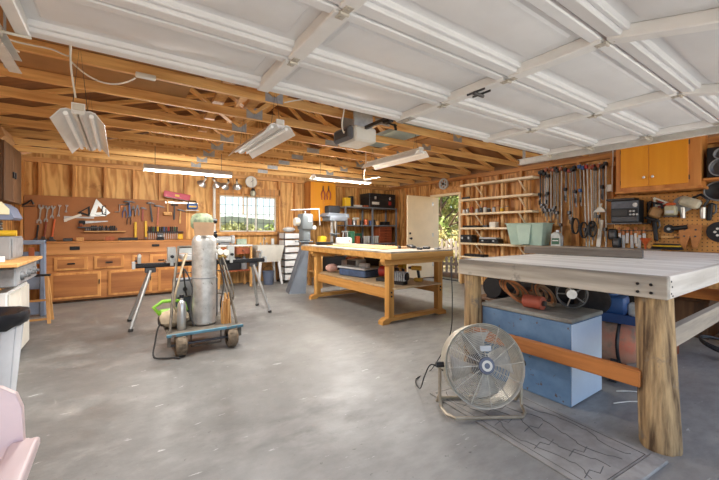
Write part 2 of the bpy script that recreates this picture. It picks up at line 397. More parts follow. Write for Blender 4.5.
# ================================================================== overhead door, tracks, opener, ceiling lights
DX0, DX1, DZ = -.41, 4.39, 2.14
g = thing('overhead_garage_door', 'white sectional garage door rolled up overhead under the trusses', 'garage door', (0, 0, 0))
YS = [2.32, 1.80, 1.27, .74]
cols = [DX0 + 1.2 * i for i in range(5)]
def door_section(y0, y1, M):
    """one section lying from y0 (deep) to y1, its inner face looking down; local z = 0 is the face of the rails"""
    m = MB()
    m.box(DX0, DX1, y1, y0, .046, .056, 0, M)
    for ya, yb in ((y0 - .075, y0 - .004), (y1 + .004, y1 + .06)): m.box(DX0, DX1, ya, yb, 0, .05, .006, M)
    m.box(DX0, DX1, y0 - .1, y0 - .075, .018, .05, .004, M)
    for i in range(4):
        a, b = cols[i] + .1, cols[i + 1] - .1; ya, yb = y1 + .115, y0 - .15
        q, e = .012, .022
        v = [(a, ya, .047), (b, ya, .047), (b, yb, .047), (a, yb, .047), (a + q, ya + q, .036), (b - q, ya + q, .036), (b - q, yb - q, .036), (a + q, yb - q, .036),
             (a + q + e, ya + q + e, .030), (b - q - e, ya + q + e, .030), (b - q - e, yb - q - e, .030), (a + q + e, yb - q - e, .030)]
        f = [(0, 1, 5, 4), (1, 2, 6, 5), (2, 3, 7, 6), (3, 0, 4, 7), (4, 5, 9, 8), (5, 6, 10, 9), (6, 7, 11, 10), (7, 4, 8, 11), (8, 9, 10, 11)]
        m._add(v, f, M)
    s = MB()
    for x in cols:
        h = .055 if x in (cols[0], cols[-1]) else .04
        s.box(max(x - h, DX0), min(x + h, DX1), y1 + .01, y0 - .01, -.012, .046, .005, M)
    return m, s
T0 = Mx.Translation((0, 0, DZ))
Tt = Mx.Translation((0, YS[3], DZ)) @ Euler((R(15), 0, 0)).to_matrix().to_4x4() @ Mx.Translation((0, -YS[3], 0))
for i in range(4):
    m, s = door_section(YS[i] - .004, (YS[i + 1] if i < 3 else YS[3] - .55) + .004, T0 if i < 3 else Tt)
    p = m.build('door_section', doorw, g, ang=25)
    s.build('stile', white, p, ang=25)
hng = met('hinge_zinc', (206, 200, 188), .4, .1, .3)
for k in (1, 2, 3):
    for x in cols[1:4] + [DX0 + .07, DX1 - .07]:
        h = MB(); h.box(x - .02, x + .02, YS[k] - .05, YS[k] + .05, DZ - .016, DZ - .012, .002)
        h.cyl((x - .022, YS[k], DZ - .018), (x + .022, YS[k], DZ - .018), .008, n=8)
        for dy in (-.035, .035): h.cyl((x, YS[k] + dy, DZ - .022), (x, YS[k] + dy, DZ - .014), .006, n=6)
        h.build('hinge', hng, g)
for k in range(4):
    for x, sg in ((DX0, -1), (DX1, 1)):
        h = MB(); y = YS[k] - (.05 if k == 0 else 0); h.cyl((x - sg * .06, y, DZ - .022), (x + sg * .055, y, DZ - .022), .007, n=8); h.cyl((x + sg * .042, y, DZ - .022), (x + sg * .066, y, DZ - .022), .024, n=14)
        h.build('roller', offw, g)
m = MB(); xc = cols[2]
for dy in (2.18, 2.26): m.cyl((xc, dy, DZ - .03), (xc, dy, DZ - .012), .009, n=8)
m.box(xc - .03, xc + .03, 2.13, 2.30, DZ - .018, DZ - .012); m.build('arm_bracket', zinc, g)
m = MB()
for dx in (-.03, .03): m.box(xc + dx - .004, xc + dx + .004, 1.42, 1.56, DZ - .024, DZ - .012)
m.cyl((xc - .05, 1.49, DZ - .03), (xc + .05, 1.49, DZ - .03), .012, n=8); m.build('lock_plate', dsteel, g)
def track(x, sg, label):
    t = thing('door_track', label, 'door track', (x, 0, 0), 0)
    m = MB()
    m.box(sg * .052 - .002, sg * .052 + .002, .5, 2.7, DZ - .06, DZ + .01); m.box(-sg * .0 + min(0, sg * .052), max(0, sg * .052), .5, 2.7, DZ - .062, DZ - .058); m.box(min(0, sg * .052), max(0, sg * .052), .5, 2.7, DZ + .008, DZ + .012)
    m.build('rail', met('galvanised', (226, 226, 222), .4, .05, .2), t)
    for ya, zt in ((2.62, 2.46), (1.2, 2.5)): m = MB(); m.box(sg * .056, sg * .06, ya, ya + .04, DZ - .06, zt); m.build('hanger', zinc, t)
    return t
track(DX1 + .085 - .04, 1, 'galvanised door track hanging along the door edge before the hanging clamps')
track(DX0 - .085 + .04, -1, 'galvanised door track beside the door end over the saw bench')
# extension spring cluster at the other end
m = MB(); c = V((DX0 - .12, 1.9, 2.30))
for dx in (-.045,): 
    pts = [(c.x + dx + .024 * math.cos(a * PI / 4), c.y + a * .0035, c.z - .06 + .024 * math.sin(a * PI / 4)) for a in range(0, 8 * 16)]
    m.tube(pts, .005, 5)
sp = solo(m, 'extension_spring', bright, 'shiny door spring coils above the end of the door track', 'spring')
# opener
o = thing('door_opener', 'white garage door opener motor hanging from the trusses', 'garage door opener', (2.12, 3.18, 2.13))
B(-.12, .16, -.18, .18, .0, .16, .02).build('motor_housing', offw, o)
B(-.185, -.122, -.17, .17, .01, .155, .025).build('end_cover', plas('opener_grey', (92, 94, 98)), o)
B(-.19, -.186, -.12, .12, .04, .12).build('dark_window', black, o)
B(-.02, .012, -3.0, -.202, .12, .155, .002).build('drive_rail', dsteel, o)
for y in (-.12, .12): B(-.1, .14, y - .012, y + .012, .161, .315).build('hanger_strap', zinc, o)
m = MB(); m.box(-.03, .022, -.62, -.52, .095, .119); m.bar((-.004, -.56, .1), (-.05, -.74, .02), .022, .014); m.bar((-.05, -.72, .035), (-.1, -.80, .10 - .14), .022, .014); m.build('door_arm', blackm, o)
# hanging shop lights
emit = glow('lit_tube', (1, .95, .86, 1), .35)
def shop_light(loc, rz, label, hang, L=1.22):
    t = thing('hanging_shop_light', label, 'shop light', loc, rz, 'hanging shop lights')
    B(-.03, .03, -L / 2, L / 2, .012, .055, .006).build('ballast_box', offw, t)
    for sg in (-1, 1):
        m = MB(); m.prism([(sg * .004, -.022), (sg * .02, -.016), (sg * .035, .006), (sg * .06, .012), (sg * .085, .002), (sg * .135, -.062), (sg * .138, -.059), (sg * .088, .008), (sg * .06, .018), (sg * .031, .011), (sg * .017, -.011), (sg * .004, -.017)], -L / 2, L / 2)
        m.build('reflector', white, t)
        m = MB(); m.cyl((sg * .065, -L / 2 + .03, -.008), (sg * .065, L / 2 - .03, -.008), .013, n=12); tb = m.build('lamp_tube', glow('pale_tube', (1, .97, .92, 1), .05), t)
    for y in (-L / 2 + .015, L / 2 - .015): m = MB(); m.box(-.035, .035, y - .01, y + .01, -.01, .06); m.build('end_socket', white, t)
    for y in (-L / 2 + .12, L / 2 - .12): m = MB(); m.tube([(-.04, y, .05), (0, y, hang), (.04, y, .05)], .0025, 5); m.build('hanging_chain', dsteel, t)
    return t
shop_light((-.22, 3.46, 1.95), 0, 'white hanging shop light over the floor by the saw bench', .49)
shop_light((1.15, 3.5, 2.10), 0, 'white hanging shop light between the door opener and welding cart', .36)
shop_light((3.33, 4.0, 2.25), 0, 'white hanging shop light above the yellow workbench', .25)
def strip_light(loc, rz, label, L=1.24):
    t = thing('strip_light', label, 'strip light', loc, rz, 'strip lights along the back')
    B(-L / 2, L / 2, -.06, .06, .01, .06, .005).build('fixture_body', white, t)
    for sg in (-1, 1):
        m = MB(); m.prism([(sg * .055, .05), (sg * .13, -.012), (sg * .133, -.008), (sg * .06, .058)], -L / 2, L / 2, 'x'); m.build('reflector', white, t)
        m = MB(); m.cyl((-L / 2 + .02, sg * .05, -.012), (L / 2 - .02, sg * .05, -.012), .015, n=12); m.build('lamp_tube', emit, t)
    for x in (-L / 2 + .01, L / 2 - .01): m = MB(); m.box(x - .01, x + .01, -.09, .09, -.03, .02); m.build('end_socket', offw, t)
    for x in (-L / 2 + .15, L / 2 - .15): m = MB(); m.tube([(x, 0, .06), (x, 0, 2.445 - loc[2])], .004, 5); m.build('hanging_wire', dsteel, t)
    return t
strip_light((.9, 6.0, 2.10), 0, 'lit strip light hanging in front of the pegboard wall')
strip_light((3.5, 5.7, 2.15), 0, 'lit strip light hanging in front of the orange wall cabinet')
def cable(name, pts, r, mat, label, cat='cable', group=None):
    return solo(MB().tube(smooth(pts), r, 6), name, mat, label, cat, group=group)
wcord = plas('white_cord', (232, 226, 210))
cable('power_cord', [hz(19, 52, 2.43)] + [V((-.75 + .45 * k / 5, 2.95 + .32 * k / 5, 2.43 - .03 * math.sin(k))) for k in range(6)] + [V((-.26, 2.84, 2.40)), V((-.25, 2.8, 2.2)), V((-.23, 2.815, 2.03))], .006, wcord, 'white cord running down to the shop light by the saw bench')
cable('power_cord', sag((-.3, 3.28, 2.43), (.1, 3.28, 2.40), .1, 9), .006, wcord, 'white cord drooping along the trusses to a plug strip')
solo(MB().box(-.07, .07, -.03, .03, -.015, .015, .006), 'outlet_strip', offw, 'small white plug strip on a truss above the pegboard side', 'power strip', (.17, 3.28, 2.43))
cable('power_cord', sag((1.17, 2.86, 2.3), (1.75, 2.75, 2.43), -.02, 8), .005, wcord, 'white cord rising from the middle shop light to the door opener')
cable('power_cord', [(1.72, 2.75, 2.43), (1.74, 2.8, 2.33), (1.78, 2.9, 2.22), (1.86, 3.0, 2.18), (1.9, 3.05, 2.21)], .006, wcord, 'white cord hanging down beside the door opener')
cable('power_cord', [rwp for rwp in [V((3.2, 4.5, 2.44)), V((3.2, 4.5, 2.25)), V((3.16, 4.5, 2.06)), V((3.2, 4.53, 2.0)), V((3.35, 4.53, 2.03)), V((3.5, 4.53, 2.06))]], .006, wcord, 'white cord dangling under the shop light over the yellow workbench')
# boards and sheets stored up on the trusses
att = 2.537
def sheet(x0, x1, y0, y1, z, th, mt, label, rot=0):
    return solo(MB().cbox((0, 0, th / 2), (x1 - x0, y1 - y0, th)), 'stored_sheet', mt, label, 'sheet board', ((x0 + x1) / 2, (y0 + y1) / 2, z), rot)
brd = mk('brown_board', (176, 132, 84), .7, 0, .1, 2.5)
sheet(-.95, .55, 2.75, 4.0, att, .012, brd, 'brown board lying up on the first trusses above the cord')
sheet(2.0, 2.9, 2.75, 3.6, att, .012, card, 'tan board lying up on trusses beside the door opener')
sheet(3.05, 3.5, 3.1, 4.5, att, .05, mk('foam_sheet', (176, 196, 196), .6, 0, .1, 4), 'pale blue grey panel lying up on trusses over the yellow bench')
sheet(3.7, 4.6, 3.4, 5.2, att, .012, brd, 'brown board lying up on trusses close to the right wall')
for i, (x, y0, y1, dx, lb) in enumerate(((.8, 2.8, 7.2, .25, 'long pale board lying across the trusses beside the brown sheet'), (1.0, 2.8, 6.8, .42, 'long pale board slanting across trusses left of the middle shop light'),
        (1.15, 3.0, 6.2, .12, 'short pale board across trusses above the welding cart'), (2.75, 3.2, 6.5, .3, 'long board lying across trusses right of the door opener'), (3.6, 2.9, 6.8, .2, 'long board lying across trusses by the pale blue panel'),
        (4.3, 3.2, 7.0, -.1, 'long board lying across trusses nearest the right wall'))):
    p0, p1 = V((x, y0, att + .035 + (.04 if i in (1, 3, 5) else 0))), V((x + dx, y1, att + .035 + (.04 if i in (1, 3, 5) else 0)))
    solo(MB().bar(p0, p1, .11, .038), 'stored_board', [tan, chordd][i % 2], lb, 'board', group='boards stored on the trusses')
# ================================================================== large pieces
# ---- big table with log legs
gt = wood('weathered_top', (234, 229, 220), (206, 199, 188), 'Y', .75, 9, (2, .6, .1, (146, 138, 128)))
gf = wood('weathered_fascia', (192, 182, 166), (118, 110, 100), 'Y', .8, 8, (2.6, .56, .07, (104, 98, 92)), .3)
gfx = wood('pale_fascia', (224, 216, 204), (186, 176, 162), 'X', .75, 9, (3, .66, .06, (140, 130, 120)))
logm = mk('log_wood', (194, 162, 116), .85, 0, .2, 26, (88, 66, 44), (1, 1, .09), 1.0, 12, (7, .57, .1, (134, 120, 102)))
tb = thing('log_leg_table', 'large weathered table on four log legs filling the near corner', 'table', (2.40, .61, 0))
TW, TL, TH = 2.95, 1.39, .95
B(0.02, TW - .02, .02, TL - .02, TH - .04, TH - .002).build('tabletop', gt, tb)
m = MB(); m.box(0, .045, 0, TL, TH - .125, TH, .004)
f1 = m.build('fascia_board', gf, tb)
for y in (.07, .13):
    for z in (TH - .05, TH - .095): m = MB(); m.cyl((-.006, y, z), (.0, y, z), .008, n=10); m.build('bolt', blackm, f1)
m = MB(); m.box(.047, TW, 0, .04, TH - .125, TH, .004); f2 = m.build('fascia_board', gfx, tb)
for x, z in ((.06, TH - .03), (.075, TH - .06), (.06, TH - .095), (.085, TH - .11)): m = MB(); m.cyl((x, -.003, z), (x, .001, z), .005, n=8); m.build('nail', blackm, f2)
m = MB(); m.box(.047, TW, TL - .04, TL, TH - .125, TH, .004); m.build('fascia_board', gfx, tb)
m = MB(); m.box(TW - .045, TW, .042, TL - .042, TH - .125, TH, .004); m.build('fascia_board', gf, tb)
def log(x, y, r0, r1, seed, dx=0, dy=0):
    q = random.Random(seed); m = MB(); n = 22; pr = [1 + q.uniform(-.06, .06) for _ in range(n)]
    vs = []; fs = []; zs = [0, .02, .1, .25, .4, .55, .7, TH - .127]
    for j, z in enumerate(zs):
        r = r0 + (r1 - r0) * z / TH
        if j == 0: r *= .97
        for i in range(n):
            a = 2 * PI * i / n; rr = r * (pr[i] + q.uniform(-.02, .02)); vs.append((x + dx * z + rr * math.cos(a), y + dy * z + rr * math.sin(a), z))
    for j in range(len(zs) - 1):
        for i in range(n): fs.append((j * n + i, j * n + (i + 1) % n, (j + 1) * n + (i + 1) % n, (j + 1) * n + i))
    fs += [tuple(range(n))[::-1], tuple(range((len(zs) - 1) * n, len(zs) * n))]
    m._add(vs, fs); return m
for i, (x, y, a, b) in enumerate(((.07, .05, .090, .082), (.085, 1.31, .072, .066), (TW - .15, .15, .1, .09), (TW - .15, 1.25, .1, .09))):
    log(x, y, a, b, i, *((.05, .05) if i == 0 else (0, 0))).build('leg', logm, tb, ang=60)
rail = wood('orange_rail', (196, 124, 62), (142, 82, 38), 'Y', .6, 12, (5, .68, .05, (74, 48, 32)))
railx = wood('grey_rail', (206, 186, 160), (160, 146, 128), 'X', .75, 10)
B(.0, .05, .12, 1.25, .315, .41, .004).build('stretcher', rail, tb)
B(TW - .15, TW - .1, .2, 1.25, .45, .57, .004).build('stretcher', wood('orange_rail_far', (214, 132, 58), (170, 92, 36), 'Y'), tb)
B(.2, TW - .2, .12, .17, .42, .55, .004).build('stretcher', railx, tb)
# plank on the big table
pk = MB(); pk.box(-.045, .045, -.5, .5, 0, .07, .004); solo(pk, 'timber_plank', wood('grey_plank', (150, 138, 126), (104, 94, 84), 'Y', .8), 'grey timber plank lying on the log leg table', 'plank', (3.73, 1.63, .9505), R(10))
# ---- blue chest
bl = mk('blue_painted_steel', (112, 142, 172), .5, .1, .1, 4, (88, 118, 150), speck=(16, .63, .03, (96, 82, 76)))
ch = thing('steel_chest', 'blue rusty steel chest with grey lid under the log leg table', 'chest', (2.505, 1.14, 0))
B(0, .47, 0, .70, .0, .565, .006).build('body', bl, ch)
m = MB(); m.box(-.008, .478, -.008, .703, .567, .598, .006); m.build('lid', mk('grey_lid', (150, 148, 140), .6, .2, .15, 5, (108, 104, 98)), ch)
B(.004, .466, -.004, -.0005, .01, .56, .001).build('end_panel', mk('pale_blue_steel', (208, 222, 238), .45, .1, .04, 3), ch)
# ---- drum fan
fm = met('fan_metal', (196, 190, 174), .4, .1, .5)
fn = thing('drum_fan', 'round floor fan with wire grille standing on the black floor mat', 'fan', (1.985, 1.47, .013), R(-62 + 30))
fc = V((0, 0, .295)); TL_ = R(-14)
Mf = Mx.Translation(fc) @ Euler((TL_, 0, 0)).to_matrix().to_4x4()
rad, dep = .255, .075
def ringp(r, y, n=48): return [Mf @ V((r * math.cos(2 * PI * i / n), y, r * math.sin(2 * PI * i / n))) for i in range(n)]
m = MB()
n = 48
pr = [(rad, -dep), (rad + .006, -dep - .004), (rad + .008, -dep + .004), (rad + .001, -dep + .012), (rad - .006, 0), (rad - .006, dep), (rad - .02, dep), (rad - .014, 0), (rad - .01, -dep + .01)]
Ml = Mf @ Euler((PI / 2, 0, 0)).to_matrix().to_4x4()
m.lathe([(r, -y) for r, y in pr] + [(pr[0][0], -pr[0][1])], 48, Ml, cap=False); m.build('housing', fm, fn)
m = MB()
for k in range(20):
    r = .056 + k * .0101; y = -dep - .025 + .022 * (r / rad) ** 2
    m.tube(ringp(r, y, 40), .0019, 4, True)
for k in range(12):
    a = 2 * PI * k / 12; m.tube([Mf @ V((r * math.cos(a + .25 * r), -dep - .026 + .022 * (r / rad) ** 2, r * math.sin(a + .25 * r))) for r in (.05, .1, .16, .21, .254)], .0028, 5)
m.build('front_grille', met('grille_wire', (204, 200, 188), .4, .08, .4), fn)
m = MB(); m.lathe([(.001, dep + .036), (.05, dep + .034), (.056, dep + .02), (.056, dep + .006)], 24, Ml); g1 = m.build('hub_badge', mk('hub_blue', (92, 98, 116), .45), fn)
m = MB(); m.lathe([(.034, dep + .0365), (.034, dep + .038), (.018, dep + .038), (.018, dep + .0365)], 24, Ml, cap=False); m.build('badge_ring', offw, g1)
m = MB(); m.cbox(Mf @ V((.0, -dep - .032, .105)), (.075, .012, .035), (TL_, 0, 0), .003); m.build('name_plate', lgrey, fn)
m = MB()
for k in range(4):
    vs = []; fs = []; a0 = k * PI / 2 + .4
    for j in range(7):
        r = .04 + .03 * j
        for s_, q in ((-1, 0), (1, 1)):
            a = a0 + s_ * .42 - .1 * j * .5; vs.append(Mf @ V((r * math.cos(a), s_ * .028, r * math.sin(a))))
    for j in range(6): fs.append((2 * j, 2 * j + 1, 2 * j + 3, 2 * j + 2))
    m._add(vs, fs)
o = m.build('fan_blade', mk('blade_grey', (214, 208, 196), .5, 0), fn); sm = o.modifiers.new('s', 'SOLIDIFY'); sm.thickness = .003
m = MB(); m.lathe([(.03, .02), (.07, .015), (.075, -.06), (.04, -.1), (.001, -.1)], 20, Ml); m.build('motor', dsteel, fn)
m = MB()
for k in range(9):
    r = .07 + k * .022; m.tube(ringp(r, dep + .004, 32), .002, 4, True)
for k in range(8):
    a = 2 * PI * k / 8; m.tube([Mf @ V((r * math.cos(a), dep + .004, r * math.sin(a))) for r in (.03, .24)], .003, 4)
m.build('rear_grille', fm, fn)
m = MB(); wv = .275
m.tube([(-wv, 0, .295), (-wv, 0, .06), (-wv + .005, -.02, .02), (-wv + .02, -.09, .011), (-wv + .06, -.14, .011), (wv - .06, -.14, .011), (wv - .02, -.09, .011), (wv - .005, -.02, .02), (wv, 0, .06), (wv, 0, .295)], .011, 8)
m.tube([(-wv, .0, .1), (-wv, .07, .02), (-wv + .04, .13, .011), (wv - .04, .13, .011), (wv, .07, .02), (wv, .0, .1)], .011, 8)
m.build('stand', met('stand_tube', (172, 160, 140), .45, .1, .4), fn)
for sx in (-1, 1): m = MB(); m.cyl((sx * .25, 0, .295), (sx * .3, 0, .295), .018, n=10); m.build('pivot_knob', blackm, fn)
cable('fan_cord', [(1.80, 1.62, .25), (1.74, 1.68, .29), (1.74, 1.74, .2), (1.8, 1.85, .05), (1.95, 2.05, .012), (2.2, 2.12, .012), (2.31, 2.02, .3), (2.32, 2.0, .6), (2.36, 2.05, .9)], .0045, black, 'black cord looping from the fan up to the log leg table')
# ---- ribbed mat with wavy cut lines
def mat_mat():
    m = mk('mat_rubber', (158, 155, 150), .75, 0, .12, 7, (132, 129, 124)); return m
fmx = thing('floor_mat', 'grey rubber floor mat with puzzle line pattern under the fan', 'floor mat', (2.10, 1.235, 0), R(-5))
B(-.28, .28, -.55, .57, 0, .01, .003).build('mat_sheet', mat_mat(), fmx)
m = MB(); ln = plas('mat_line', (84, 82, 80))
for k in range(4):
    x = -.19 + k * .125
    pts = []
    for j in range(60):
        y = -.5 + j * .0172; pts.append((x + .03 * math.sin(y * 13 + k * 1.3) + (.015 if math.sin(y * 26 + k) > .5 else 0), y, .0105))
    m.tube(pts, .0022, 4)
for k in range(8): y = -.48 + k * .13; m.tube([(-.22 + .1 * (k % 2), y, .0105), (-.14 + .1 * (k % 2), y + .02, .0105), (-.12 + .1 * (k % 2), y - .02, .0105), (-.05 + .1 * (k % 2), y, .0105)], .002, 4)
m.tube([(-.245, -.54, .0105), (.245, -.54, .0105), (.245, .54, .0105), (-.245, .54, .0105)], .0022, 4, True)
m.build('groove_line', ln, fmx)
solo(MB().box(-.27, .27, -.035, .035, 0, .018, .004), 'edge_strip', mk('strip_grey', (164, 160, 154), .7), 'pale grey edging strip at the near end of the floor mat', 'edging strip', (2.055, .645, 0), R(-5))
# ---- yellow workbench
yw = wood('bench_yellow', (214, 162, 90), (178, 124, 56), 'Z', .5, 10); ywx = wood('bench_yellow_x', (214, 162, 90), (178, 124, 56), 'X', .5, 10); ywy = wood('bench_yellow_y', (208, 152, 80), (172, 116, 50), 'Y', .5, 10)
wbn = thing('workbench', 'honey coloured wooden workbench with lower shelf in mid floor', 'workbench', (2.78, 3.40, 0))
bw_, bl_, bh = 1.0, 2.5, .93
B(-.04, bw_ + .1, -.08, bl_, bh - .1, bh - .022, .005).build('apron_top', ywx, wbn)
B(-.035, bw_ + .09, -.07, bl_ - .01, bh - .021, bh, .003).build('work_surface', mk('bench_surface', (190, 178, 160), .6, 0, .12, 5, (150, 140, 126)), wbn)
for y in (.06, 2.05):
    for x in (.04, bw_ - .06): B(x, x + .09, y, y + .09, .07, bh - .18, .005).build('leg', yw, wbn)
    m = MB(); m.prism([(-.06, 0), (.04, 0), (.08, .03), (bw_ - .1, .03), (bw_ - .04, 0), (bw_ + .1, 0), (bw_ + .1, .045), (bw_ + .03, .08), (.0, .08), (-.06, .045)], y, y + .09); m.build('foot_rail', ywx, wbn)
    m = MB(); m.prism([(.0, bh - .18), (bw_ + .02, bh - .18), (bw_ + .08, bh - .14), (bw_ + .08, bh - .101), (-.03, bh - .101), (-.03, bh - .14)], y, y + .09); m.build('top_rail', ywx, wbn)
for x in (.06, bw_ - .05): B(x, x + .04, .15, 2.05, .31, .44, .004).build('stretcher', ywy, wbn)
B(.1, bw_ - .06, .0, 2.15, .44, .46, .003).build('lower_shelf', mk('shelf_ply', (196, 172, 136), .6, 0, .1, 4), wbn)
for x in (.035, bw_ - .065):
    for z in (.35, .40): m = MB(); m.cyl((x + .045, .05, z), (x + .045, .06, z), .012, n=8); m.build('bolt', blackm, wbn)
solo(MB().box(-.34, .34, -.75, .75, 0, .01), 'plywood_offcut', tan, 'thin pale plywood sheet lying on the honey workbench', 'plywood sheet', (3.3, 4.55, .9305), R(2))
# ---- steel drawer cabinet base, back bench
oak = wood('bench_oak', (196, 134, 74), (150, 92, 44), 'X', .55, 9, (1.6, .62, .1, (128, 76, 36))); oakz = wood('bench_oak_z', (216, 158, 90), (176, 114, 54), 'Z', .5, 9); oakd = wood('bench_oak_panel', (182, 120, 64), (140, 84, 40), 'X', .55, 7)
bb = thing('cabinet_bench', 'long wooden cabinet bench below the pegboard on the back wall', 'workbench', (-1.02, 7.42, 0))
BL = 2.5
B(0, BL, 0, .54, .045, .797, .003).build('carcass', oak, bb)
B(.03, BL - .03, .06, .5, 0, .044).build('plinth', dwood, bb)
B(-.02, BL + .02, -.02, .545, .985, 1.01, .004).build('bench_top', oak, bb)
B(-.01, BL + .01, -.008, .54, .799, .984, .003).build('top_board', wood('bench_board', (196, 138, 80), (156, 100, 50), 'X', .55, 6), bb)
pc = lambda px: bw(px, 260, 7.42).x + 1.02
def cab_panel(x0, x1, z0, z1, name, pull):
    dr = MB(); dr.box(x0, x1, -.02, -.001, z0, z1, .004); p = dr.build(name, oakz, bb)
    B(x0 + .045, x1 - .045, -.024, -.0205, z0 + .035, z1 - .035, .002).build('inset_panel', oakd, p)
    m = MB()
    if pull == 'bar': xm = (x0 + x1) / 2; m.box(xm - .05, xm + .05, -.04, -.024, (z0 + z1) / 2 - .012, (z0 + z1) / 2 + .012, .004)
    else: m.box(x1 - .03, x1 - .015, -.035, -.02, (z0 + z1) / 2, (z0 + z1) / 2 + .08, .003)
    m.build('pull', blackm, p)
for a, b in ((54, 88), (94, 124), (132, 143), (150, 172), (178, 205)): cab_panel(pc(a), min(pc(b), BL - .03), .54, .755, 'drawer', 'bar')
for a, b in ((50, 101), (108, 152), (158, 182), (188, 212)): cab_panel(pc(a), min(pc(b), BL - .03), .075, .50, 'door', 'side')
B(.34, .47, -.012, -.0085, .87, .93).build('dark_plate', blackm, bb)
m = MB(); m.box(1.5, 1.62, -.02, -.0085, .90, .94, .004); m.box(1.53, 1.59, -.035, -.02, .91, .93); m.build('vise_plate', blackm, bb)
# ---- pegboard on the back wall
peg = mk('pegboard_brown', (160, 104, 60), .7, 0, .06, 3, speck=(60, .66, .02, (110, 70, 40)))
solo(MB().box(-1.32, 1.12, 0, .006, 0, .77), 'pegboard', peg, 'brown pegboard of hand tools above the long wooden bench', 'pegboard', (0, 7.974, 1.02))
# ---- orange wall cabinets
oc = wood('cab_orange', (226, 152, 40), (214, 134, 30), 'Z', .4, 4, bump=.03); os_ = wood('cab_side', (206, 140, 72), (176, 106, 46), 'Z', .5, 9)
cb = thing('hanging_cabinet', 'orange wall cabinet with two doors and white knobs beside the speaker', 'cabinet', (6.50, 2.165, 1.775), RW)
cw = .93
B(0, cw, -.33, 0, 0, .70, .003).build('carcass', os_, cb)
m = MB(); m.box(0, .07, -.345, -.331, 0, .7); m.box(cw - .12, cw, -.345, -.331, 0, .7); m.box(.07, cw - .12, -.345, -.331, 0, .06); m.box(.07, cw - .12, -.345, -.331, .66, .7); m.build('face_frame', os_, cb)
mid = .40
for x0, x1, kx in ((.066, mid - .002, mid - .05), (mid + .002, cw - .115, mid + .05)):
    dd = B(x0, x1, -.366, -.346, .045, .675, .003).build('door', oc, cb)
    m = MB(); m.cyl((kx, -.366, .17), (kx, -.385, .17), .008, n=8).ball((kx, -.392, .17), .018); m.build('knob', white, dd)
    m = MB(); hx = x0 - .006 if x0 < .1 else x1 + .006
    for z in (.12, .58): m.cyl((hx, -.352, z - .03), (hx, -.352, z + .03), .006, n=8)
    m.build('hinge', blackm, dd)
B(-.01, cw + .02, -.37, 0, -.035, -.002, .003).build('base_ledge', os_, cb)
cb2 = thing('hanging_cabinet', 'orange wall cabinet hanging on the back wall right of the window', 'cabinet', (3.80, 7.985, 1.42), 0)
B(0, .70, -.33, 0, 0, .96, .003).build('carcass', os_, cb2)
for x0, x1 in ((.004, .35), (.354, .696)):
    dd = B(x0, x1, -.35, -.331, .0, .955, .003).build('door', oc, cb2)
# ---- shelves on the right wall
sh = thing('bracket_shelf_unit', 'pale wooden bracket shelves on the wall beside the doorway', 'shelf unit', (6.495, 5.14, 0), RW)
SL = 1.65
for z in (2.155, 1.835, 1.525, 1.215): B(0, SL - (.48 if z < 1.3 else 0), -.285, -.05, z, z + .04, .002).build('shelf_board', pine, sh)
B(0, SL - .0, -.285, -.05, .885, .925, .002).build('shelf_board', pine, sh)
B(0, SL, -.285, -.05, .60, .63, .002).build('shelf_board', pine, sh)
for x in (.04, .39, .88, 1.37): B(x - .03, x + .03, -.05, -.001, .02, 2.22, .002).build('upright', pinez, sh)
for z in (2.155, 1.835, 1.525, 1.215, .895, .60):
    for x in ((.39,) if z in (1.215,) else (.39, 1.37)): MB().bar((x, -.05, z - .185), (x, -.25, z - .006), .025, .02).build('brace', pine, sh)
B(0, .05, -.29, -.06, .02, .6, .002).build('end_post', pinez, sh)
# ================================================================== left side and middle of the floor
pink = plas('pink_resin', (240, 214, 212), .4, .03)
c = thing('resin_chair', 'pink plastic armchair standing at the near end of the floor', 'chair', (-.49, 1.08, 0))
m = MB(); m.box(-.24, .24, -.24, .22, .40, .425, .012, seg=2); m.box(-.25, .25, -.255, -.235, .375, .42, .01); m.build('seat', pink, c)
m = MB()
def slab(pts, y0, y1): m.prism(pts, y0, y1)
Mb = Mx.Translation((0, .21, .42)) @ Euler((R(-10), 0, 0)).to_matrix().to_4x4()
m.prism([(-.262, .0), (-.18, 0), (-.19, .28), (.19, .28), (.18, 0), (.262, 0), (.272, .2), (.266, .29), (.252, .33), (.22, .355), (.17, .37), (.1, .375), (-.1, .375), (-.17, .37), (-.22, .355), (-.252, .33), (-.266, .29), (-.272, .2)], -.016, .016, 'y', Mb)
for x in (-.12, -.04, .04, .12): m.box(x - .024, x + .024, -.008, .008, .0, .29, .006, Mb)
m.box(-.19, .19, -.012, .012, .12, .17, .006, Mb); m.build('backrest', pink, c, ang=50)
for sx in (-1, 1):
    x = sx * .275
    m = MB(); m.prism([(-.29, .615), (-.27, .632), (.2, .632), (.245, .62), (.245, .595), (.0, .59), (-.25, .58), (-.29, .56)], x - .03, x + .03, 'x'); m.tube([(x, .24, .61), (sx * .258, .27, .57)], .02, 8); m.build('armrest', pink, c, ang=60)
    m = MB(); m.prism([(-.285, 0), (-.245, 0), (-.2, .42), (-.215, .605), (-.27, .605), (-.262, .42)], x - .035, x + .035, 'x'); m.build('leg', pink, c, ang=60)
    m = MB(); m.prism([(.30, 0), (.262, 0), (.19, .41), (.21, .43), (.245, .43)], sx * .235 - .018, sx * .235 + .018, 'x'); m.build('leg', pink, c, ang=60)
for o in c.children:
    bv = o.modifiers.new('soft', 'BEVEL'); bv.width = .011; bv.segments = 3; bv.limit_method = 'ANGLE'; bv.angle_limit = R(30)
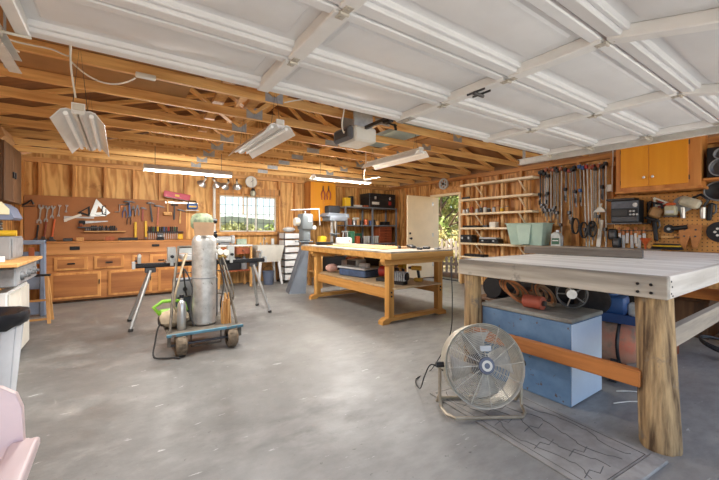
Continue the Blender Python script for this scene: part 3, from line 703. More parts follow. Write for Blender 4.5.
# waste bin with liner
wb_ = thing('waste_bin', 'white plastic bin lined with a black bag before the saw bench', 'waste bin', (-.79, 3.46, 0))
m = MB(); m.lathe([(.15, .0), (.17, .01), (.215, .57), (.232, .575), (.235, .60), (.222, .60), (.2, .56)], 28, cap=False); m.lathe([(.001, .004), (.16, .004)], 28, cap=False)
for i in range(14):
    a = 2 * PI * i / 14; m.tube([(.168 * math.cos(a), .168 * math.sin(a), .02), (.214 * math.cos(a), .214 * math.sin(a), .55)], .005, 5)
m.build('bin_body', mk('bin_white', (216, 218, 222), .45, 0, .05, 4), wb_)
m = MB(); n = 30; vs = []; fs = []
for j, (r, z) in enumerate(((.232, .535), (.243, .55), (.247, .6), (.242, .625), (.21, .615), (.18, .56), (.12, .5), (.02, .46))):
    for i in range(n):
        a = 2 * PI * i / n; k = rnd.uniform(-1, 1); kk = .006 if j < 4 else .016
        vs.append(((r + (abs(k) if j < 4 else k) * kk) * math.cos(a), (r + (abs(k) if j < 4 else k) * kk) * math.sin(a), z + k * (.02 if j in (0, 5, 6) else .004)))
for j in range(7):
    for i in range(n): fs.append((j * n + i, j * n + (i + 1) % n, (j + 1) * n + (i + 1) % n, (j + 1) * n + i))
m._add(vs, fs); m.build('bin_liner', mk('bag_black', (26, 28, 34), .3, 0, .1, 6), wb_, ang=80)
# saw bench
sb = thing('saw_bench', 'low work bench with pale board top beside the waste bin', 'workbench', (-1.43, 4.05, 0))
B(0, .72, 0, 1.15, .885, .915, .003).build('bench_top', tanx, sb)
for x in (.02, .50):
    for y in (.03, 1.06): B(x, x + .06, y, y + .06, 0, .884, .003).build('leg', tan, sb)
B(.03, .60, .03, 1.12, .69, .705).build('lower_shelf', tanx, sb)
wc = thing('storage_cabinet', 'white plastic storage cabinet standing under the saw bench', 'cabinet', (-1.30, 4.18, 0))
B(0, .50, 0, .82, .03, .66, .008).build('body', white, wc)
for y0, y1 in ((.02, .40), (.42, .80)): 
    dd = B(.501, .516, y0, y1, .05, .64, .004).build('door', offw, wc); B(.5165, .526, (y1 - .03) if y0 < .1 else y0 + .01, (y1 - .01) if y0 < .1 else y0 + .03, .3, .42, .003).build('handle', lgrey, dd)
B(.02, .48, .02, .8, 0, .03).build('plinth', greyp, wc)
ts = thing('table_saw', 'grey bench saw with knobs slung below the pale saw bench top', 'saw', (-1.34, 4.15, .7055))
B(0, .60, 0, .92, 0, .165, .012).build('body', mk('saw_body', (150, 154, 158), .5), ts)
for y in (.2, .48, .74):
    m = MB(); m.cyl((.601, y, .08), (.625, y, .08), .042, .036, 16).cyl((.625, y, .08), (.645, y, .08), .014, n=10); m.build('knob', plas('knob_grey', (104, 106, 108)), ts)
gb = thing('parts_cabinet', 'pale grey steel cabinet standing on the saw bench', 'cabinet', (-1.42, 4.62, .916))
B(0, .56, 0, .5, 0, .22, .006).build('body', mk('pale_grey_steel', (150, 154, 158), .4, .2, .06, 4), gb)
B(.562, .57, .03, .47, .02, .2, .003).build('door', mk('pale_grey_door', (160, 164, 168), .4), gb)
m = MB(); m.lathe([(.075, 0), (.075, .045), (.035, .045), (.035, 0)], 24, Mx.Translation((.6, -.18, .0)), cap=False)
tp = solo(MB().lathe([(.075, 0), (.075, .045), (.03, .045), (.03, 0), (.075, 0)], 24, cap=False), 'tape_roll', white, 'roll of white tape lying on the saw bench front', 'tape', (-.93, 4.4, .916))
rk = thing('drawer_rack', 'small rack of black drawers on the pale grey cabinet', 'drawer rack', (-1.40, 4.66, 1.138))
B(0, .40, 0, .36, 0, .16, .004).build('rack_body', offw, rk)
for z in (.008, .058, .108):
    for y in (.015, .185): 
        dr = B(.401, .412, y, y + .16, z, z + .043, .003).build('drawer', black, rk); B(.4125, .424, y + .05, y + .11, z + .012, z + .026, .002).build('pull', lgrey, dr)
pt = thing('planer', 'grey and cream power planer on top of the black drawer rack', 'power tool', (-1.40, 4.62, 1.2985))
m = MB(); m.prism([(.0, 0), (.54, 0), (.56, .02), (.52, .12), (.47, .16), (.0, .16)], .02, .40); m.build('body', mk('planer_grey', (112, 124, 150), .5, 0, .05, 4), pt)
m = MB(); m.prism([(.36, .05), (.53, .05), (.53, .1), (.478, .168), (.36, .168)], .005, .019); m.prism([(.40, .162), (.475, .162), (.43, .175), (.40, .175)], .02, .40); m.build('cover', plas('planer_cream', (228, 222, 190)), pt)
B(.0, .5, .03, .39, -.0, -.0005).build('foot', red, pt) if False else None
solo(MB().cyl((0, 0, .03), (.14, 0, .03), .03, n=14), 'yellow_can', yellow, 'small yellow can on the pale grey cabinet beside the black rack', 'can', (-.985, 4.78, 1.1378))
# blue grey sawhorse panel and the low wooden stand
bp = thing('folding_sawhorse', 'blue grey folded plastic sawhorse standing beside the wall bench', 'sawhorse', (-1.06, 6.55, 0))
bgp = plas('blue_grey_plastic', (126, 140, 162), .5, .08)
m = MB()
for sx in (-1, 1): m.box(sx * .17 - .03, sx * .17 + .03, -.05, .05, 0, 1.06, .01)
for z in (.0, .35, .7): m.box(-.14, .14, -.03, .03, z + .03, z + .2, .006)
m.box(-.20, .20, -.055, .055, 1.0, 1.06, .008); m.build('panel', bgp, bp)
m = MB()
for sx in (-.07, .07): m.box(sx - .028, sx + .028, -.05, -.045, .78, .96); 
B(-.1, -.04, -.062, -.052, .80, .96, .003).build('slot', black, bp); B(.03, .09, -.062, -.052, .80, .96, .003).build('slot', redw, bp); m.bm.free()
st = thing('wooden_stand', 'low wooden A frame stand before the blue grey sawhorse', 'stand', (-.95, 6.08, 0))
for sx, x in ((-1, -.2), (1, .2)): 
    for sy in (-1, 1): MB().bar((x, sy * .13, 0.0), (x * .8, sy * .03, .60), .035, .03, .002).build('leg', tan, st)
B(-.2, .2, -.04, .04, .60, .625, .003).build('top_bar', blackm, st)
for z in (.06, .30): B(-.19, .19, -.13 + z * .1, -.105 + z * .1, z - .012, z + .012).build('rung', tanx, st)
# cupboard high on the side wall, with a box
cu = thing('board_cupboard', 'dark board wall cupboard high up beside the pegboard', 'cupboard', (-1.445, 5.62, 1.54))
B(0, .33, 0, .84, 0, .70, .003).build('carcass', dwood, cu)
for y0, y1 in ((.005, .415), (.425, .835)): 
    dd = B(.331, .35, y0, y1, .005, .695, .003).build('door', dwood, cu); B(.351, .37, y1 - .05 if y0 < .1 else y0 + .03, y1 - .03 if y0 < .1 else y0 + .05, .3, .38, .003).build('pull', blackm, dd)
bx = thing('hardware_box', 'tan box with black stripes lying on the dark wall cupboard', 'box', (-1.40, 5.66, 2.2405))
m = MB(); m.prism([(0, 0), (.26, 0), (.30, .06), (.26, .17), (0, .17)], 0, .5); m.build('carton', card, bx)
m = MB(); m.box(.03, .22, -.004, -.0005, .05, .085); m.build('stripe', black, bx); m = MB(); m.box(.06, .24, -.004, -.0005, .1, .125); m.build('stripe', black, bx)
# ---- mitre saw stand
al = met('stand_alu', (178, 178, 176), .35, .08, .7)
ss = thing('saw_stand', 'long folding mitre saw stand on splayed metal legs behind the cart', 'saw stand', (.94, 5.22, 0))
m = MB(); m.box(-.78, .86, -.05, .05, .72, .775, .008); m.box(-.78, .86, -.058, -.05, .735, .76); m.build('main_beam', blackm, ss)
for x, dx in ((-.62, -.22), (.70, .16)):
    B(x - .06, x + .06, -.045, .045, .655, .72, .006).build('leg_bracket', dsteel, ss)
    for sy in (-1, 1):
        m = MB(); m.cyl((x, sy * .03, .68), (x + dx, sy * .29, .015), .021, n=10); l = m.build('leg', al, ss)
        m = MB(); m.cyl((x + dx - dx * .03, sy * .284, .03), (x + dx + .0, sy * .292, .0), .026, n=10); m.build('rubber_foot', rubber, l)
for x in (-.74, .80):
    m = MB(); m.box(x - .02, x + .02, -.03, .03, .776, .86, .003); m.build('support_post', al, ss)
    m = MB(); m.cyl((x, -.1, .875), (x, .1, .875), .02, n=12); m.build('roller', bright, ss)
for x in (-.80, .88): m = MB(); m.box(x - .018, x + .018, -.055, .055, .71, .8, .004); m.build('end_cap', lgrey, ss)
for x, k in ((-.39, 0), (.35, 1)):
    m = MB(); m.box(x - .06, x + .06, -.14, .14, .777, .80, .003); m.box(x - .05, x + .05, -.13, -.07, .80, .98, .006); m.box(x - .02, x + .02, -.16, -.13, .74, .9, .003); m.build('saw_mount', bright, ss)
    m = MB(); m.cyl((x, -.165, .86), (x, -.205, .86), .02, n=12); m.build('lock_knob', blackm, ss)
ms = thing('mitre_saw', 'grey mitre saw fixed on the stand behind the welding tank', 'saw', (.92, 5.22, .801))
m = MB(); m.box(-.25, .25, -.2, .2, 0, .07, .01); m.cyl((0, -.05, .07), (0, -.05, .085), .17, n=28); m.build('base', lgrey, ms)
B(-.27, .27, .03, .06, .086, .17, .004).build('fence', bright, ms)
m = MB(); m.cyl((-.02, -.02, .3), (.02, -.02, .3), .13, n=28); m.box(-.04, .04, .08, .2, .07, .32, .01); m.build('blade_guard', greyp, ms)
m = MB(); m.cyl((.03, -.02, .32), (.2, -.02, .34), .05, n=16); m.build('motor', blackm, ms)
m = MB(); m.tube([(0, -.1, .38), (0, -.2, .42), (0, -.27, .38)], .018, 8); m.build('handle', black, ms)
# ---- welding cart
ct = thing('welding_cart', 'rusty two wheeled welding cart with blue edged platform', 'cart', (.70, 3.69, 0))
fr = met('cart_frame', (120, 112, 100), .6, .2, .5)
B(-.335, .345, .0, .72, .205, .222, .003).build('platform', mk('cart_deck', (112, 104, 92), .7, .2, .2, 8), ct)
B(-.345, .355, -.02, -.0005, .198, .225, .003).build('front_edge', mk('cart_blue', (92, 138, 156), .55, .2, .15, 9, speck=(12, .6, .06, (120, 100, 84))), ct)
for x in (-.22, .25):
    wl = MB(); wl.lathe([(.045, -.04), (.085, -.05), (.1, -.035), (.104, 0), (.1, .035), (.085, .05), (.045, .04)], 28, Mx.Translation((x, .04, .106)) @ Euler((0, PI / 2, 0)).to_matrix().to_4x4(), cap=False)
    for k in range(20):
        a = 2 * PI * k / 20; wl.cbox((x + (.016 if k % 2 else -.016), .04 + .101 * math.cos(a), .106 + .101 * math.sin(a)), (.034, .018, .010), (a - PI / 2, 0, 0))
    wh = wl.build('wheel', tyre, ct)
    m = MB(); m.lathe([(.001, -.02), (.02, -.05), (.03, -.03), (.047, -.03), (.047, .03), (.03, .03), (.02, .05), (.001, .05)], 20, Mx.Translation((x, .04, .106)) @ Euler((0, PI / 2, 0)).to_matrix().to_4x4(), cap=False); m.build('hub', dsteel, wh)
m = MB(); m.cyl((-.32, .04, .106), (.34, .04, .106), .012, n=8); m.build('axle', dsteel, ct)
for x in (-.32, .33): MB().bar((x, .04, .1), (x, .04, .206), .03, .03).build('axle_bracket', fr, ct)
m = MB(); m.tube([(-.12, .1, .205), (-.12, .1, .05), (.16, .1, .05), (.16, .1, .205)], .009, 8); m.build('kick_stand', fr, ct)
for sx in (-1, 1):
    m = MB(); m.tube([(sx * .31, .06, .222), (sx * .27, .2, .55), (sx * .21, .36, .95), (sx * .19, .45, 1.02)], .013, 8); m.build('side_rail', fr, ct, ang=60)
m = MB(); m.cyl((-.19, .45, 1.02), (.19, .45, 1.02), .013, n=8); m.build('push_handle', fr, ct)
for z, y, hw in ((.5, .18, .28), (.75, .28, .24)):
    m = MB(); m.tube([(-hw, y, z), (-.19, .40, z), (.21, .40, z), (hw, y, z)], .007, 6); m.build('retaining_bar', fr, ct, ang=60)
tk = thing('gas_cylinder', 'tall scuffed silver gas cylinder standing on the welding cart', 'gas cylinder', (.725, 3.93, .223))
rt = .117
m = MB(); m.lathe([(rt - .02, 0), (rt, .02), (rt, .86), (rt - .012, .895), (.08, .93), (.05, .94)], 32); m.build('cylinder_body', mk('scuffed_silver', (190, 188, 184), .42, .55, .1, 7, (150, 148, 143), speck=(26, .62, .05, (120, 116, 110)), bump=.1), tk)
m = MB(); m.lathe([(rt + .001, .48), (rt + .003, .483), (rt + .003, .489), (rt + .001, .492)], 32, cap=False); m.build('weld_band', greyp, tk)
m = MB(); m.cyl((0, 0, .94), (0, 0, .985), .03, n=12); m.build('valve', met('brass', (176, 146, 86), .4), tk)
cv = thing('welding_hood', 'green grey hood with brown lower face resting on the silver cylinder', 'hood', (.70, 3.91, 1.163))
m = MB(); m.lathe([(.001, -.1), (.095, -.1), (.118, -.07), (.122, 0), (.105, .06), (.06, .085), (.001, .09)], 24, Mx.Translation((0, 0, .135)) @ Mx.Diagonal((.9, .8, .86, 1))); m.build('hood_shell', mk('hood_green', (136, 148, 116), .6, 0, .12, 22, (84, 94, 72)), cv, ang=60)
m = MB(); m.prism([(-.098, .115), (-.085, -.018), (.09, -.018), (.098, .115)], -.108, -.092); m.build('face_flap', mk('flap_brown', (160, 128, 98), .7, 0, .1, 6), cv)
m = MB()
for k, (x, z) in enumerate(((-.03, .165), (.0, .15), (.035, .163), (.05, .135), (-.045, .135))): m.box(x - .008, x + .008, -.108, -.098, z - .006, z + .006)
m.bm.free()
m = MB(); m.cyl((.098, -.0, .13), (.145, -.0, .13), .028, .024, 12); m.build('adjust_knob', blackm, cv)
wd = thing('welder_unit', 'dark box welder standing on the cart behind the silver cylinder', 'welder', (.70, 4.22, .223))
B(-.22, .22, -.02, .17, 0, .44, .01).build('case', mk('welder_dark', (70, 74, 80), .5, .2), wd); B(-.2, .2, -.026, -.021, .26, .42, .003).build('control_panel', greyp, wd)
for x in (-.12, 0.12): m = MB(); m.cyl((x, -.026, .34), (x, -.05, .34), .022, n=12); m.build('dial', black, wd)
sc = thing('gas_bottle', 'small steel bottle standing at the cart edge left of the cylinder', 'bottle', (.50, 3.83, .223))
m = MB(); m.lathe([(.035, 0), (.042, .01), (.042, .23), (.03, .27), (.016, .285), (.016, .31)], 18); m.build('body', bright, sc); m = MB(); m.cyl((0, 0, .31), (0, 0, .34), .02, n=10); m.build('cap', blackm, sc)
for k in range(12):
    x = .885 + .024 * (k % 4) + rnd.uniform(-.004, .004); y = 3.80 + .03 * (k // 4)
    solo(MB().cyl((0, 0, 0), (rnd.uniform(-.012, .012), rnd.uniform(-.01, .01), .27 + rnd.uniform(-.03, .05)), .0085, n=6), 'wooden_stake', tan, 'tan stake standing in the bundle at the cart front', 'stake', (x, y, .223), group='stakes bundled on the cart')
cs = thing('chainsaw', 'lime green chainsaw lying on the cart left of the cylinder', 'chainsaw', (.47, 4.10, .223), R(15))
m = MB(); m.box(-.15, .13, -.06, .06, 0, .10, .025, seg=2); m.build('motor_body', black, cs)
m = MB(); m.box(-.14, .10, -.055, .055, .105, .165, .022, seg=2); m.build('top_cover', lime, cs)
m = MB(); m.tube([(-.14, 0, .12), (-.2, 0, .2), (-.12, 0, .25), (.02, 0, .24), (.1, 0, .2), (.12, 0, .12)], .018, 8); m.build('handle', lime, cs, ang=60)
m = MB(); m.box(.125, .33, -.008, .008, .02, .09, .006); m.build('guide_bar', black, cs)
bg_ = MB(); bg_.ball((0, 0, .085), .1, (1.35, .9, .85), 14)
for v in bg_.bm.verts: v.co += V((rnd.uniform(-.012, .012), rnd.uniform(-.012, .012), rnd.uniform(-.01, .01)))
bo = solo(bg_, 'canvas_bag', mk('canvas', (178, 160, 134), .85, 0, .12, 12), 'crumpled canvas bag on the cart beside the chainsaw', 'bag', (.45, 3.93, .2382))
cable('welding_hose', [V((.52, 4.02, .27)), V((.43, 3.78, .5)), V((.50, 3.80, .82)), V((.56, 3.92, .95)), V((.55, 4.05, .9)), V((.5, 4.1, .6))], .009, mk('hose_tan', (186, 168, 138), .6), 'tan hose looped up the left of the silver cylinder', 'hose')
cable('welding_hose', [V((.93, 4.02, .27)), V((1.0, 3.84, .5)), V((.93, 3.84, .8)), V((.88, 3.94, .97)), V((.9, 4.06, .9)), V((.97, 4.1, .6)), V((1.0, 4.0, .4))], .009, mk('hose_grey', (122, 116, 106), .6), 'grey hose looped up the right of the silver cylinder', 'hose')
cable('ground_cable', [V((.42, 4.1, .24)), V((.32, 3.98, .25)), V((.28, 3.9, .12)), V((.26, 3.8, .012)), V((.33, 3.7, .012)), V((.42, 3.66, .012)), V((.46, 3.62, .012))], .008, rubber, 'black cable trailing off the cart to the floor')

cable('welding_hose', [V((.58, 4.1, .5)), V((.54, 3.98, .8)), V((.6, 3.86, .62)), V((.57, 3.79, .4)), V((.6, 3.76, .26))], .008, rubber, 'black hose hanging in front of the dark welder left of the cylinder', 'hose')
cable('welding_hose', [V((.86, 4.1, .66)), V((.87, 3.95, .86)), V((.9, 3.84, .66)), V((.86, 3.8, .45)), V((.9, 3.95, .3))], .008, rubber, 'black hose hanging beside the grey hose right of the cylinder', 'hose')
rg = thing('gas_regulator', 'brass regulator with two round gauges hanging right of the silver cylinder', 'regulator', (.885, 3.90, .92))
m = MB(); m.cyl((-.03, 0, 0), (.05, 0, 0), .022, n=12); m.build('regulator_body', met('brass2', (176, 146, 86), .4), rg)
for x, z in ((-.01, .05), (.05, .04)): m = MB(); m.cyl((x, .01, z), (x, -.03, z), .03, n=16); m.build('gauge', offw, rg)
m = MB(); m.cyl((.02, 0, -.02), (.02, 0, -.09), .016, n=10); m.build('adjust_screw', dsteel, rg)
# ================================================================== along the back wall
def box_thing(name, mat, label, cat, loc, d, rz=0, bev=.004, group=None):
    return solo(MB().box(-d[0] / 2, d[0] / 2, -d[1] / 2, d[1] / 2, 0, d[2], bev), name, mat, label, cat, loc, rz, group)
# counter right of the cart
kc = thing('side_counter', 'small white topped counter with brown front under the window', 'counter', (1.62, 7.40, 0))
B(0, .70, 0, .55, .86, .89, .004).build('counter_top', white, kc)
for x in (0, .65):
    for y in (.02, .48): B(x, x + .05, y, y + .05, 0, .859, .003).build('leg', tan, kc)
B(.03, .67, .02, .52, .34, .365, .003).build('lower_shelf', redw, kc)
for x in (.06, .36): dd = B(x, x + .28, .005, .022, .70, .84, .003).build('drawer', redw, kc); m = MB(); m.ball((x + .14, -.006, .77), .013); m.build('knob', blackm, dd)
box_thing('toolbox', blackm, 'black tool box on the lower shelf of the white topped counter', 'tool box', (1.95, 7.62, .366), (.3, .26, .26))
solo(MB().lathe([(.06, 0), (.07, .01), (.07, .2), (.03, .24), (.03, .27)], 14), 'spray_jug', greyp, 'grey jug on the counter shelf under the window', 'jug', (2.18, 7.55, .366))
gr = thing('bench_grinder', 'grey bench grinder on the white topped counter under the window', 'grinder', (1.78, 7.58, .891))
B(-.1, .1, -.08, .08, 0, .04, .006).build('base', greyp, gr); m = MB(); m.cyl((-.13, 0, .11), (.13, 0, .11), .07, n=18); m.build('motor', lgrey, gr)
for sx in (-1, 1): m = MB(); m.cyl((sx * .14, 0, .11), (sx * .2, 0, .11), .09, n=22); m.build('wheel_guard', lgrey, gr)
box_thing('glass_block', mk('green_glass', (172, 188, 168), .2), 'pale green glass block on the counter beside the grinder', 'block', (2.14, 7.6, .891), (.2, .1, .12))
# utility sink
sk = thing('utility_sink', 'white plastic utility sink on splayed legs under the window', 'sink', (2.42, 7.38, 0))
m = MB(); zt, zb = .86, .50; w2, d2 = .60, .52
vs = [(0, 0, zt), (w2, 0, zt), (w2, d2, zt), (0, d2, zt), (.06, .06, zb), (w2 - .06, .06, zb), (w2 - .06, d2 - .04, zb), (.06, d2 - .04, zb),
      (.03, .03, zt), (w2 - .03, .03, zt), (w2 - .03, d2 - .06, zt), (.03, d2 - .06, zt), (.08, .08, zb + .02), (w2 - .08, .08, zb + .02), (w2 - .08, d2 - .07, zb + .02), (.08, d2 - .07, zb + .02)]
m._add(vs, [(0, 1, 5, 4), (1, 2, 6, 5), (2, 3, 7, 6), (3, 0, 4, 7), (4, 5, 6, 7), (8, 9, 13, 12), (9, 10, 14, 13), (10, 11, 15, 14), (11, 8, 12, 15), (12, 13, 14, 15), (0, 1, 9, 8), (1, 2, 10, 9), (2, 3, 11, 10), (3, 0, 8, 11)])
m.build('basin', offw, sk)
for x, dx in ((.09, -.05), (w2 - .09, .05)):
    for y, dy in ((.09, -.05), (d2 - .08, .02)): m = MB(); m.cyl((x, y, zb + .0), (x + dx, y + dy, 0), .035, .022, 10); m.build('leg', white, sk)
m = MB(); m.tube([(w2 / 2, d2 - .03, zt), (w2 / 2, d2 - .03, zt + .14), (w2 / 2, d2 - .08, zt + .17), (w2 / 2, d2 - .16, zt + .13)], .011, 8); m.build('faucet', bright, sk)
for sx in (-1, 1): m = MB(); m.cyl((w2 / 2 + sx * .07, d2 - .03, zt), (w2 / 2 + sx * .07, d2 - .03, zt + .05), .018, .022, 10); m.build('tap', bright, sk)
bk = thing('bucket', 'slate blue bucket on the floor under the utility sink', 'bucket', (2.70, 7.50, 0))
m = MB(); m.lathe([(.09, 0), (.1, .005), (.125, .28), (.132, .28), (.132, .3), (.12, .3)], 22, cap=False); m.lathe([(.001, .006), (.1, .006)], 22, cap=False); m.build('pail', plas('slate_blue', (98, 108, 128)), bk)
m = MB(); m.tube(arc3((0, 0, .28), .13, .25, PI - .25, 12), .004, 5); m.build('bail_handle', dsteel, bk)
box_thing('soap_carton', white, 'small white bottle box standing on the sink rim', 'carton', (2.93, 7.86, .861), (.06, .05, .14))
# drawer tower
tw = thing('drawer_tower', 'tall cart of white drawers in a dark wire frame under the wall', 'drawer cart', (3.06, 7.48, 0))
for x in (0, .38):
    for y in (0, .38): m = MB(); m.cyl((x, y, .03), (x, y, 1.16), .009, n=8); m.build('post', dsteel, tw); m = MB(); m.cyl((x, y, 0), (x, y, .035), .02, n=10); m.build('caster', black, tw)
for k in range(8):
    z = .05 + k * .157
    m = MB(); m.tube([(0, 0, z), (.38, 0, z), (.38, .38, z), (0, .38, z)], .006, 6, True); m.build('frame_ring', dsteel, tw)
    if k < 7: B(.018, .362, -.01, .36, z + .012, z + .13, .01).build('drawer', white, tw)
m = MB(); m.ball((0, 0, .055), .12, (1.25, 1, .45), 16)
for v in m.bm.verts: v.co += V((rnd.uniform(-.01, .01),) * 2 + (rnd.uniform(-.01, .012),))
solo(m, 'white_cloth', mk('cloth_white', (226, 226, 224), .9), 'crumpled white cloth on top of the white drawer cart', 'cloth', (3.25, 7.67, 1.157))
# grey machine on pedestal
gm = mk('machine_grey', (118, 125, 128), .45, .2, .06, 4); gmd = mk('machine_grey_dark', (112, 119, 128), .45, .2, .05, 4)
pm = thing('pedestal_machine', 'grey machine on a splayed sheet metal pedestal behind the honey workbench', 'machine', (2.98, 6.28, 0), 0)
m = MB(); a, b_, c_, d_ = .21, .2, .09, .08
vs = [(-.37, -.12, 0), (-.08, -.24, 0), (.03, .1, 0), (-.30, .2, 0), (-.03, -d_, .96), (.07, -d_, .96), (.1, d_, .96), (-.02, d_, .96)]
m._add(vs, [(0, 1, 5, 4), (1, 2, 6, 5), (2, 3, 7, 6), (3, 0, 4, 7), (0, 1, 2, 3), (4, 5, 6, 7)]); m.build('pedestal', gmd, pm)
B(-.14, .14, -.12, .12, .962, .985, .003).build('machine_table', gm, pm)
m = MB(); m.box(-.07, .1, -.1, .1, .986, 1.42, .02); m.build('column', gm, pm)
m = MB(); m.box(-.10, .14, -.14, .12, 1.2, 1.52, .04, seg=2); m.build('head_housing', gm, pm)
m = MB(); m.cyl((-.11, 0, 1.36), (-.2, 0, 1.36), .08, n=18); m.build('motor', offw, pm)
B(.02, .09, -.146, -.141, 1.36, 1.44, .002).build('switch_plate', offw, pm)
m = MB(); m.tube([(-.30, -.05, 1.58), (.3, -.05, 1.62), (.32, -.05, 1.3)], .012, 8); m.build('guide_rod', lgrey, pm)
m = MB(); m.cyl((0, -.05, 1.5), (0, -.05, 1.57), .014, n=8); m.build('rod_post', lgrey, pm)
m = MB(); m.cyl((.15, -.05, 1.24), (.22, -.05, 1.24), .04, n=14); m.build('white_knob', white, pm)
# dark bench with a drill press behind the honey workbench
db = thing('machine_bench', 'dark wooden bench holding machines behind the honey workbench', 'bench', (3.35, 6.35, 0))
B(0, 1.15, 0, .6, .83, .87, .003).build('bench_top', dwood, db)
for x in (.02, 1.06):
    for y in (.02, .51): B(x, x + .07, y, y + .07, 0, .829, .003).build('leg', tan, db)
B(.03, 1.12, .03, .57, .3, .325).build('lower_shelf', tanx, db)
dp = thing('drill_press', 'grey bench drill press with black motor on the dark bench', 'drill press', (3.86, 6.66, .871))
B(-.15, .15, -.2, .12, 0, .03, .006).build('base', gm, dp)
m = MB(); m.cyl((0, .06, .03), (0, .06, .6), .035, n=14); m.build('column', bright, dp)
m = MB(); m.box(-.2, .24, -.22, .16, .52, .64, .03, seg=2); m.prism([(-.3, .62), (.3, .60), (.27, .68), (-.2, .70)], -.2, .14); m.build('head', mk('press_grey', (122, 128, 136), .4, .3, .05, 4), dp)
m = MB(); m.box(-.16, .13, -.1, .12, .70, .86, .02); m.build('motor_cover', blackm, dp)
m = MB(); m.cyl((-.02, -.12, .52), (-.02, -.12, .36), .03, .02, 14); m.cyl((-.02, -.12, .36), (-.02, -.12, .28), .008, n=8); m.build('chuck', bright, dp)
m = MB(); m.cyl((0, -.06, .24), (0, -.06, .26), .12, n=22); m.box(-.03, .03, -.06, .06, .2, .24); m.build('work_table', gm, dp)
for a in range(3):
    an = a * 2 * PI / 3 + .4; m = MB(); m.cyl((.24, -.06, .56), (.25, -.06 + .14 * math.cos(an), .56 + .14 * math.sin(an)), .008, n=6).ball((.25, -.06 + .14 * math.cos(an), .56 + .14 * math.sin(an)), .02); m.build('feed_handle', blackm, dp)
box_thing('green_box', green, 'dark green box standing on the dark bench beside the drill press', 'box', (4.28, 6.6, .871), (.12, .14, .3))
box_thing('battery_charger', yellow, 'yellow charger standing on the dark bench', 'charger', (3.52, 6.55, .871), (.14, .12, .2))
solo(MB().box(-.09, .09, -.17, .17, 0, .3, .02), 'motor_box', blackm, 'black box behind the honey workbench on the dark bench end', 'box', (3.50, 6.78, .871)) if False else None
box_thing('lower_case', blackm, 'black case on the lower shelf of the dark bench', 'case', (3.8, 6.6, .326), (.5, .3, .3))
box_thing('lower_crate', redw, 'red brown crate on the lower shelf of the dark bench', 'crate', (4.25, 6.6, .326), (.25, .35, .26))
# items on the honey workbench
tr = thing('parts_tray', 'black round tray of small parts at the far end of honey workbench', 'tray', (3.08, 5.62, .931))
m = MB(); m.lathe([(.001, .004), (.14, .004), (.16, .05), (.168, .05), (.15, 0), (.001, 0)], 24, cap=False); m.build('tray_pan', blackm, tr)
for k in range(6): a = k * 1.05; m = MB(); m.cbox((.07 * math.cos(a), .07 * math.sin(a), .018), (.05, .03, .02), (0, 0, a)); m.build('hardware_bit', bright, tr)
wm = thing('charger_box', 'white rounded charger box on the honey workbench beside the tray', 'charger', (3.40, 5.48, .9405), R(-10))
m = MB(); m.box(-.13, .13, -.1, .1, 0, .12, .03, seg=2); m.build('case', white, wm); m = MB(); m.cyl((.07, -.1, .06), (.07, -.104, .06), .012, n=10); m.build('socket', black, wm)
def cordless_drill(loc, rz, label, body, rot=None):
    t = thing('cordless_drill', label, 'drill', loc, rz, rot=rot)
    m = MB(); m.cyl((-.09, 0, .19), (.05, 0, .19), .034, n=14); m.build('motor_body', body, t)
    m = MB(); m.cyl((.05, 0, .19), (.1, 0, .19), .022, .016, 12); m.build('chuck', dsteel, t)
    m = MB(); m.bar((-.04, 0, .165), (-.06, 0, .05), .036, .045, .01); m.build('grip', black, t)
    m = MB(); m.box(-.11, .01, -.035, .035, 0, .05, .008); m.build('battery', body, t)
    return t
def pliers_set(): pass
for k, (x, y, rz) in enumerate(((3.52, 3.55, .3), (3.42, 3.62, -.4), (3.60, 3.70, .9))):
    t = thing('trigger_clamp', ['black trigger clamp lying at the near end of the honey workbench', 'second black clamp lying flat crossing its neighbour on the honey workbench', 'third black clamp lying farthest along the honey workbench'][k], 'clamp', (x - .1 * k * 0, y + .12 * k, .931 if k == 0 else .942), rz)
    m = MB(); m.box(-.16, .16, -.01, .01, 0.004, .012); m.build('bar', dsteel, t)
    m = MB(); m.box(-.17, -.135, -.06, .02, 0, .03, .006); m.build('fixed_jaw', black, t); m = MB(); m.box(.02, .08, -.07, .03, 0, .035, .008); m.build('sliding_jaw', black, t)
box_thing('whetstone', greyp, 'flat grey stone lying at the near corner of the honey workbench', 'stone', (3.66, 3.42, .931), (.1, .05, .02), .2)
# lower shelf of the honey workbench
zs = .9305 - .4695
t = thing('portable_saw', 'grey blue portable saw on the lower shelf of the honey workbench', 'saw', (3.22, 4.69, zs), R(-80))
B(-.3, .3, -.2, .2, 0, .12, .02).build('base', mk('saw_blue', (76, 96, 130), .5), t)
B(-.32, .32, -.22, .22, .121, .15, .006).build('saw_table', lgrey, t)
m = MB(); m.box(-.2, .05, -.12, .1, .151, .27, .03, seg=2); m.build('motor_housing', lgrey, t); m = MB(); m.box(-.18, .03, -.13, -.121, .17, .25, .004); m.build('vent_panel', black, t)
B(.1, .3, -.15, -.05, .151, .22, .02).build('fence_clamp', lgrey, t)
t = thing('angle_grinder', 'red machine with black ribbed base on the honey workbench shelf', 'power tool', (3.20, 3.98, zs), R(-60))
B(-.13, .13, -.1, .1, 0, .05, .01).build('base', black, t)
m = MB(); m.cyl((-.1, 0, .14), (.12, 0, .14), .075, n=18); m.build('motor_body', red, t); m = MB(); m.cyl((.12, 0, .14), (.17, 0, .14), .06, n=16); m.build('end_cap', blackm, t)
m = MB(); m.tube([(-.08, 0, .2), (-.04, 0, .26), (.06, 0, .26), (.1, 0, .2)], .014, 8); m.build('handle', black, t)
t = thing('vented_motor', 'white ribbed motor on dark feet at the near shelf end of honey workbench', 'motor', (3.15, 3.62, zs), R(-70))
